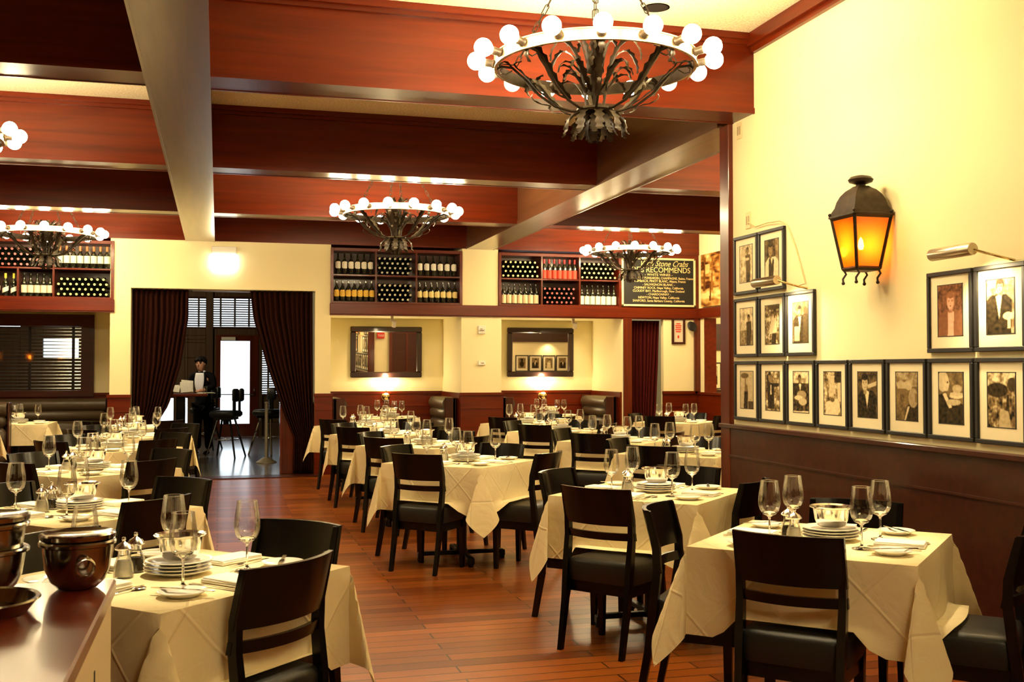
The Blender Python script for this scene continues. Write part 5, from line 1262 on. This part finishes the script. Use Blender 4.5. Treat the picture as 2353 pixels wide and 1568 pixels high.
def hairf(u, v):
    a = 2 * PI * u; t = PI * .70 * v
    k = 1 + .05 * sin(9 * a) * sin(t) + .04 * sin(17 * a + 3 * v)
    fr = .72 if -0.6 < sin(a + PI) * 1 and cos(a + PI / 2) < -9 else 1
    zlow = 1.0
    y = -.088 + .118 * k * sin(t) * sin(a); z = 1.600 + .098 * k * cos(t)
    fr = max(0, min(1, (-.15 - sin(a)) / .35)); z = max(z, (1.535 + .012 * sin(23 * a)) + fr * .092)
    return (.097 * k * sin(t) * cos(a), y, z)
hr.grid(hairf, 32, 12)
part('hair', hr.mesh('hair', MT['hair'], 180, solid=.006), wt)
jk = [((0, 0, .92), .148, .12), ((0, -.01, 1.06), .143, .11), ((0, -.03, 1.24), .168, .12), ((0, -.03, 1.385), .108, .095)] + [((-.17, -.03, 1.36), .078), ((-.23, -.05, 1.17), .062), ((-.115, -.26, 1.125), .046), ((.17, -.03, 1.36), .078), ((.22, -.05, 1.17), .062), ((.125, -.255, 1.125), .046), ((0, 0, .80), .15, .12), ((-.09, -.035, 1.37), .082, .085), ((.09, -.035, 1.37), .082, .085)]
jk[3] = ((0, -.03, 1.365), .095, .095)
part('jacket', skin_mesh('jacket', jk, [(0, 1), (1, 2), (2, 3), (2, 11), (11, 4), (4, 5), (5, 6), (2, 12), (12, 7), (7, 8), (8, 9), (0, 10)], MT['cloth_black']), wt)
tr_ = [((0, 0, .90), .14, .11), ((-.09, 0, .82), .10), ((-.10, -.01, .47), .075), ((-.10, .01, .09), .062), ((.09, 0, .82), .10), ((.10, -.01, .47), .075), ((.10, .01, .09), .062)]
part('trousers', skin_mesh('trousers', tr_, [(0, 1), (1, 2), (2, 3), (0, 4), (4, 5), (5, 6)], MT['cloth_black']), wt)
def shirtf(u, v):
    z = 1.41 - .34 * v; w = .075 + .025 * sin(PI * v) - .03 * v ; x = w * (2 * u - 1)
    return (x, -.128 - .038 * sin(PI * (.12 + .60 * v)) + .014 * (2 * u - 1) ** 2, z)
part('shirt_front', B().grid(shirtf, 8, 10).mesh('shirt', MT['shirt'], 180, solid=.004), wt)
part('collar', B().lathe([(.062, 1.40), (.058, 1.45)], 18, T(0, -.048, 0), cap=False).mesh('collar', MT['shirt'], 180, solid=.004), wt)
part('bow_tie', B().prism([(-.055, -.022), (0, -.006), (.055, -.022), (.055, .022), (0, .006), (-.055, .022)], .016, T(0, -.118, 1.418, 0, PI / 2)).ball((0, -.128, 1.418), .012, 8, 6).mesh('bow', MT['cloth_black']), wt)
part('shoe', B().ball((-.10, -.06, .04), .05, 12, 8, (.8, 2.2, .8)).mesh('shoe', MT['black'], 180), wt)
part('shoe', B().ball((.10, -.06, .04), .05, 12, 8, (.8, 2.2, .8)).mesh('shoe', MT['black'], 180), wt)

# ================================================================== light
for key, tx, ty, rot, ph, sides, gl, det in TABLES:
    if key == 'U': continue
    lx, ly = tx, ty
    if abs(lx + .25) < .45: lx = .35 if key == 'A' else lx - .45
    for a, b_ in ((6.66, 6.97), (9.67, 9.97), (12.5, 12.8), (3.75, 4.05)):
        if a - .25 < ly < b_ + .25 and lx < 9: ly = a - .35 if ly < (a + b_) / 2 else b_ + .35
    zz = 3.70
    if key in ('I2', 'Q2', 'T'): zz = 2.22
    if key in ('I', 'Q', 'S', 'N'): ly = min(ly, 14.9)
    lamp('table_spot', 'SPOT', (lx, ly, zz), 150 if zz > 3 else 24, (1, .80, .46), .05, (tx, ty, TH), 22 if zz > 3 else 60, .8)
lamp('bar_fill', 'POINT', (-2.5, 20.5, 3.1), 60, WARM, .15)  # added fill without a fixture, lifts the dark bar
lamp('waiter_fill_spot', 'SPOT', (-.9, 17.5, 3.1), 45, (1, .85, .6), .1, (-.3, 19.1, 1.4), 50, .8)  # added spot without a fixture, aimed to brighten the waiter
W = bpy.data.worlds.new('world'); SC.world = W; W.use_nodes = True
bg = W.node_tree.nodes['Background']; bg.inputs[0].default_value = (.86, .93, 1.0, 1); bg.inputs[1].default_value = .9
SC.view_settings.view_transform = 'Standard'; SC.view_settings.look = 'None'
SC.view_settings.exposure = 1.82; SC.view_settings.gamma = 1.0; SC.view_settings.use_curve_mapping = False
cy = SC.cycles
cy.transparent_max_bounces = 24; cy.max_bounces = 10; cy.diffuse_bounces = 4; cy.glossy_bounces = 5; cy.transmission_bounces = 8
cy.caustics_reflective = False; cy.caustics_refractive = False; cy.sample_clamp_indirect = 6.0; cy.use_light_tree = True
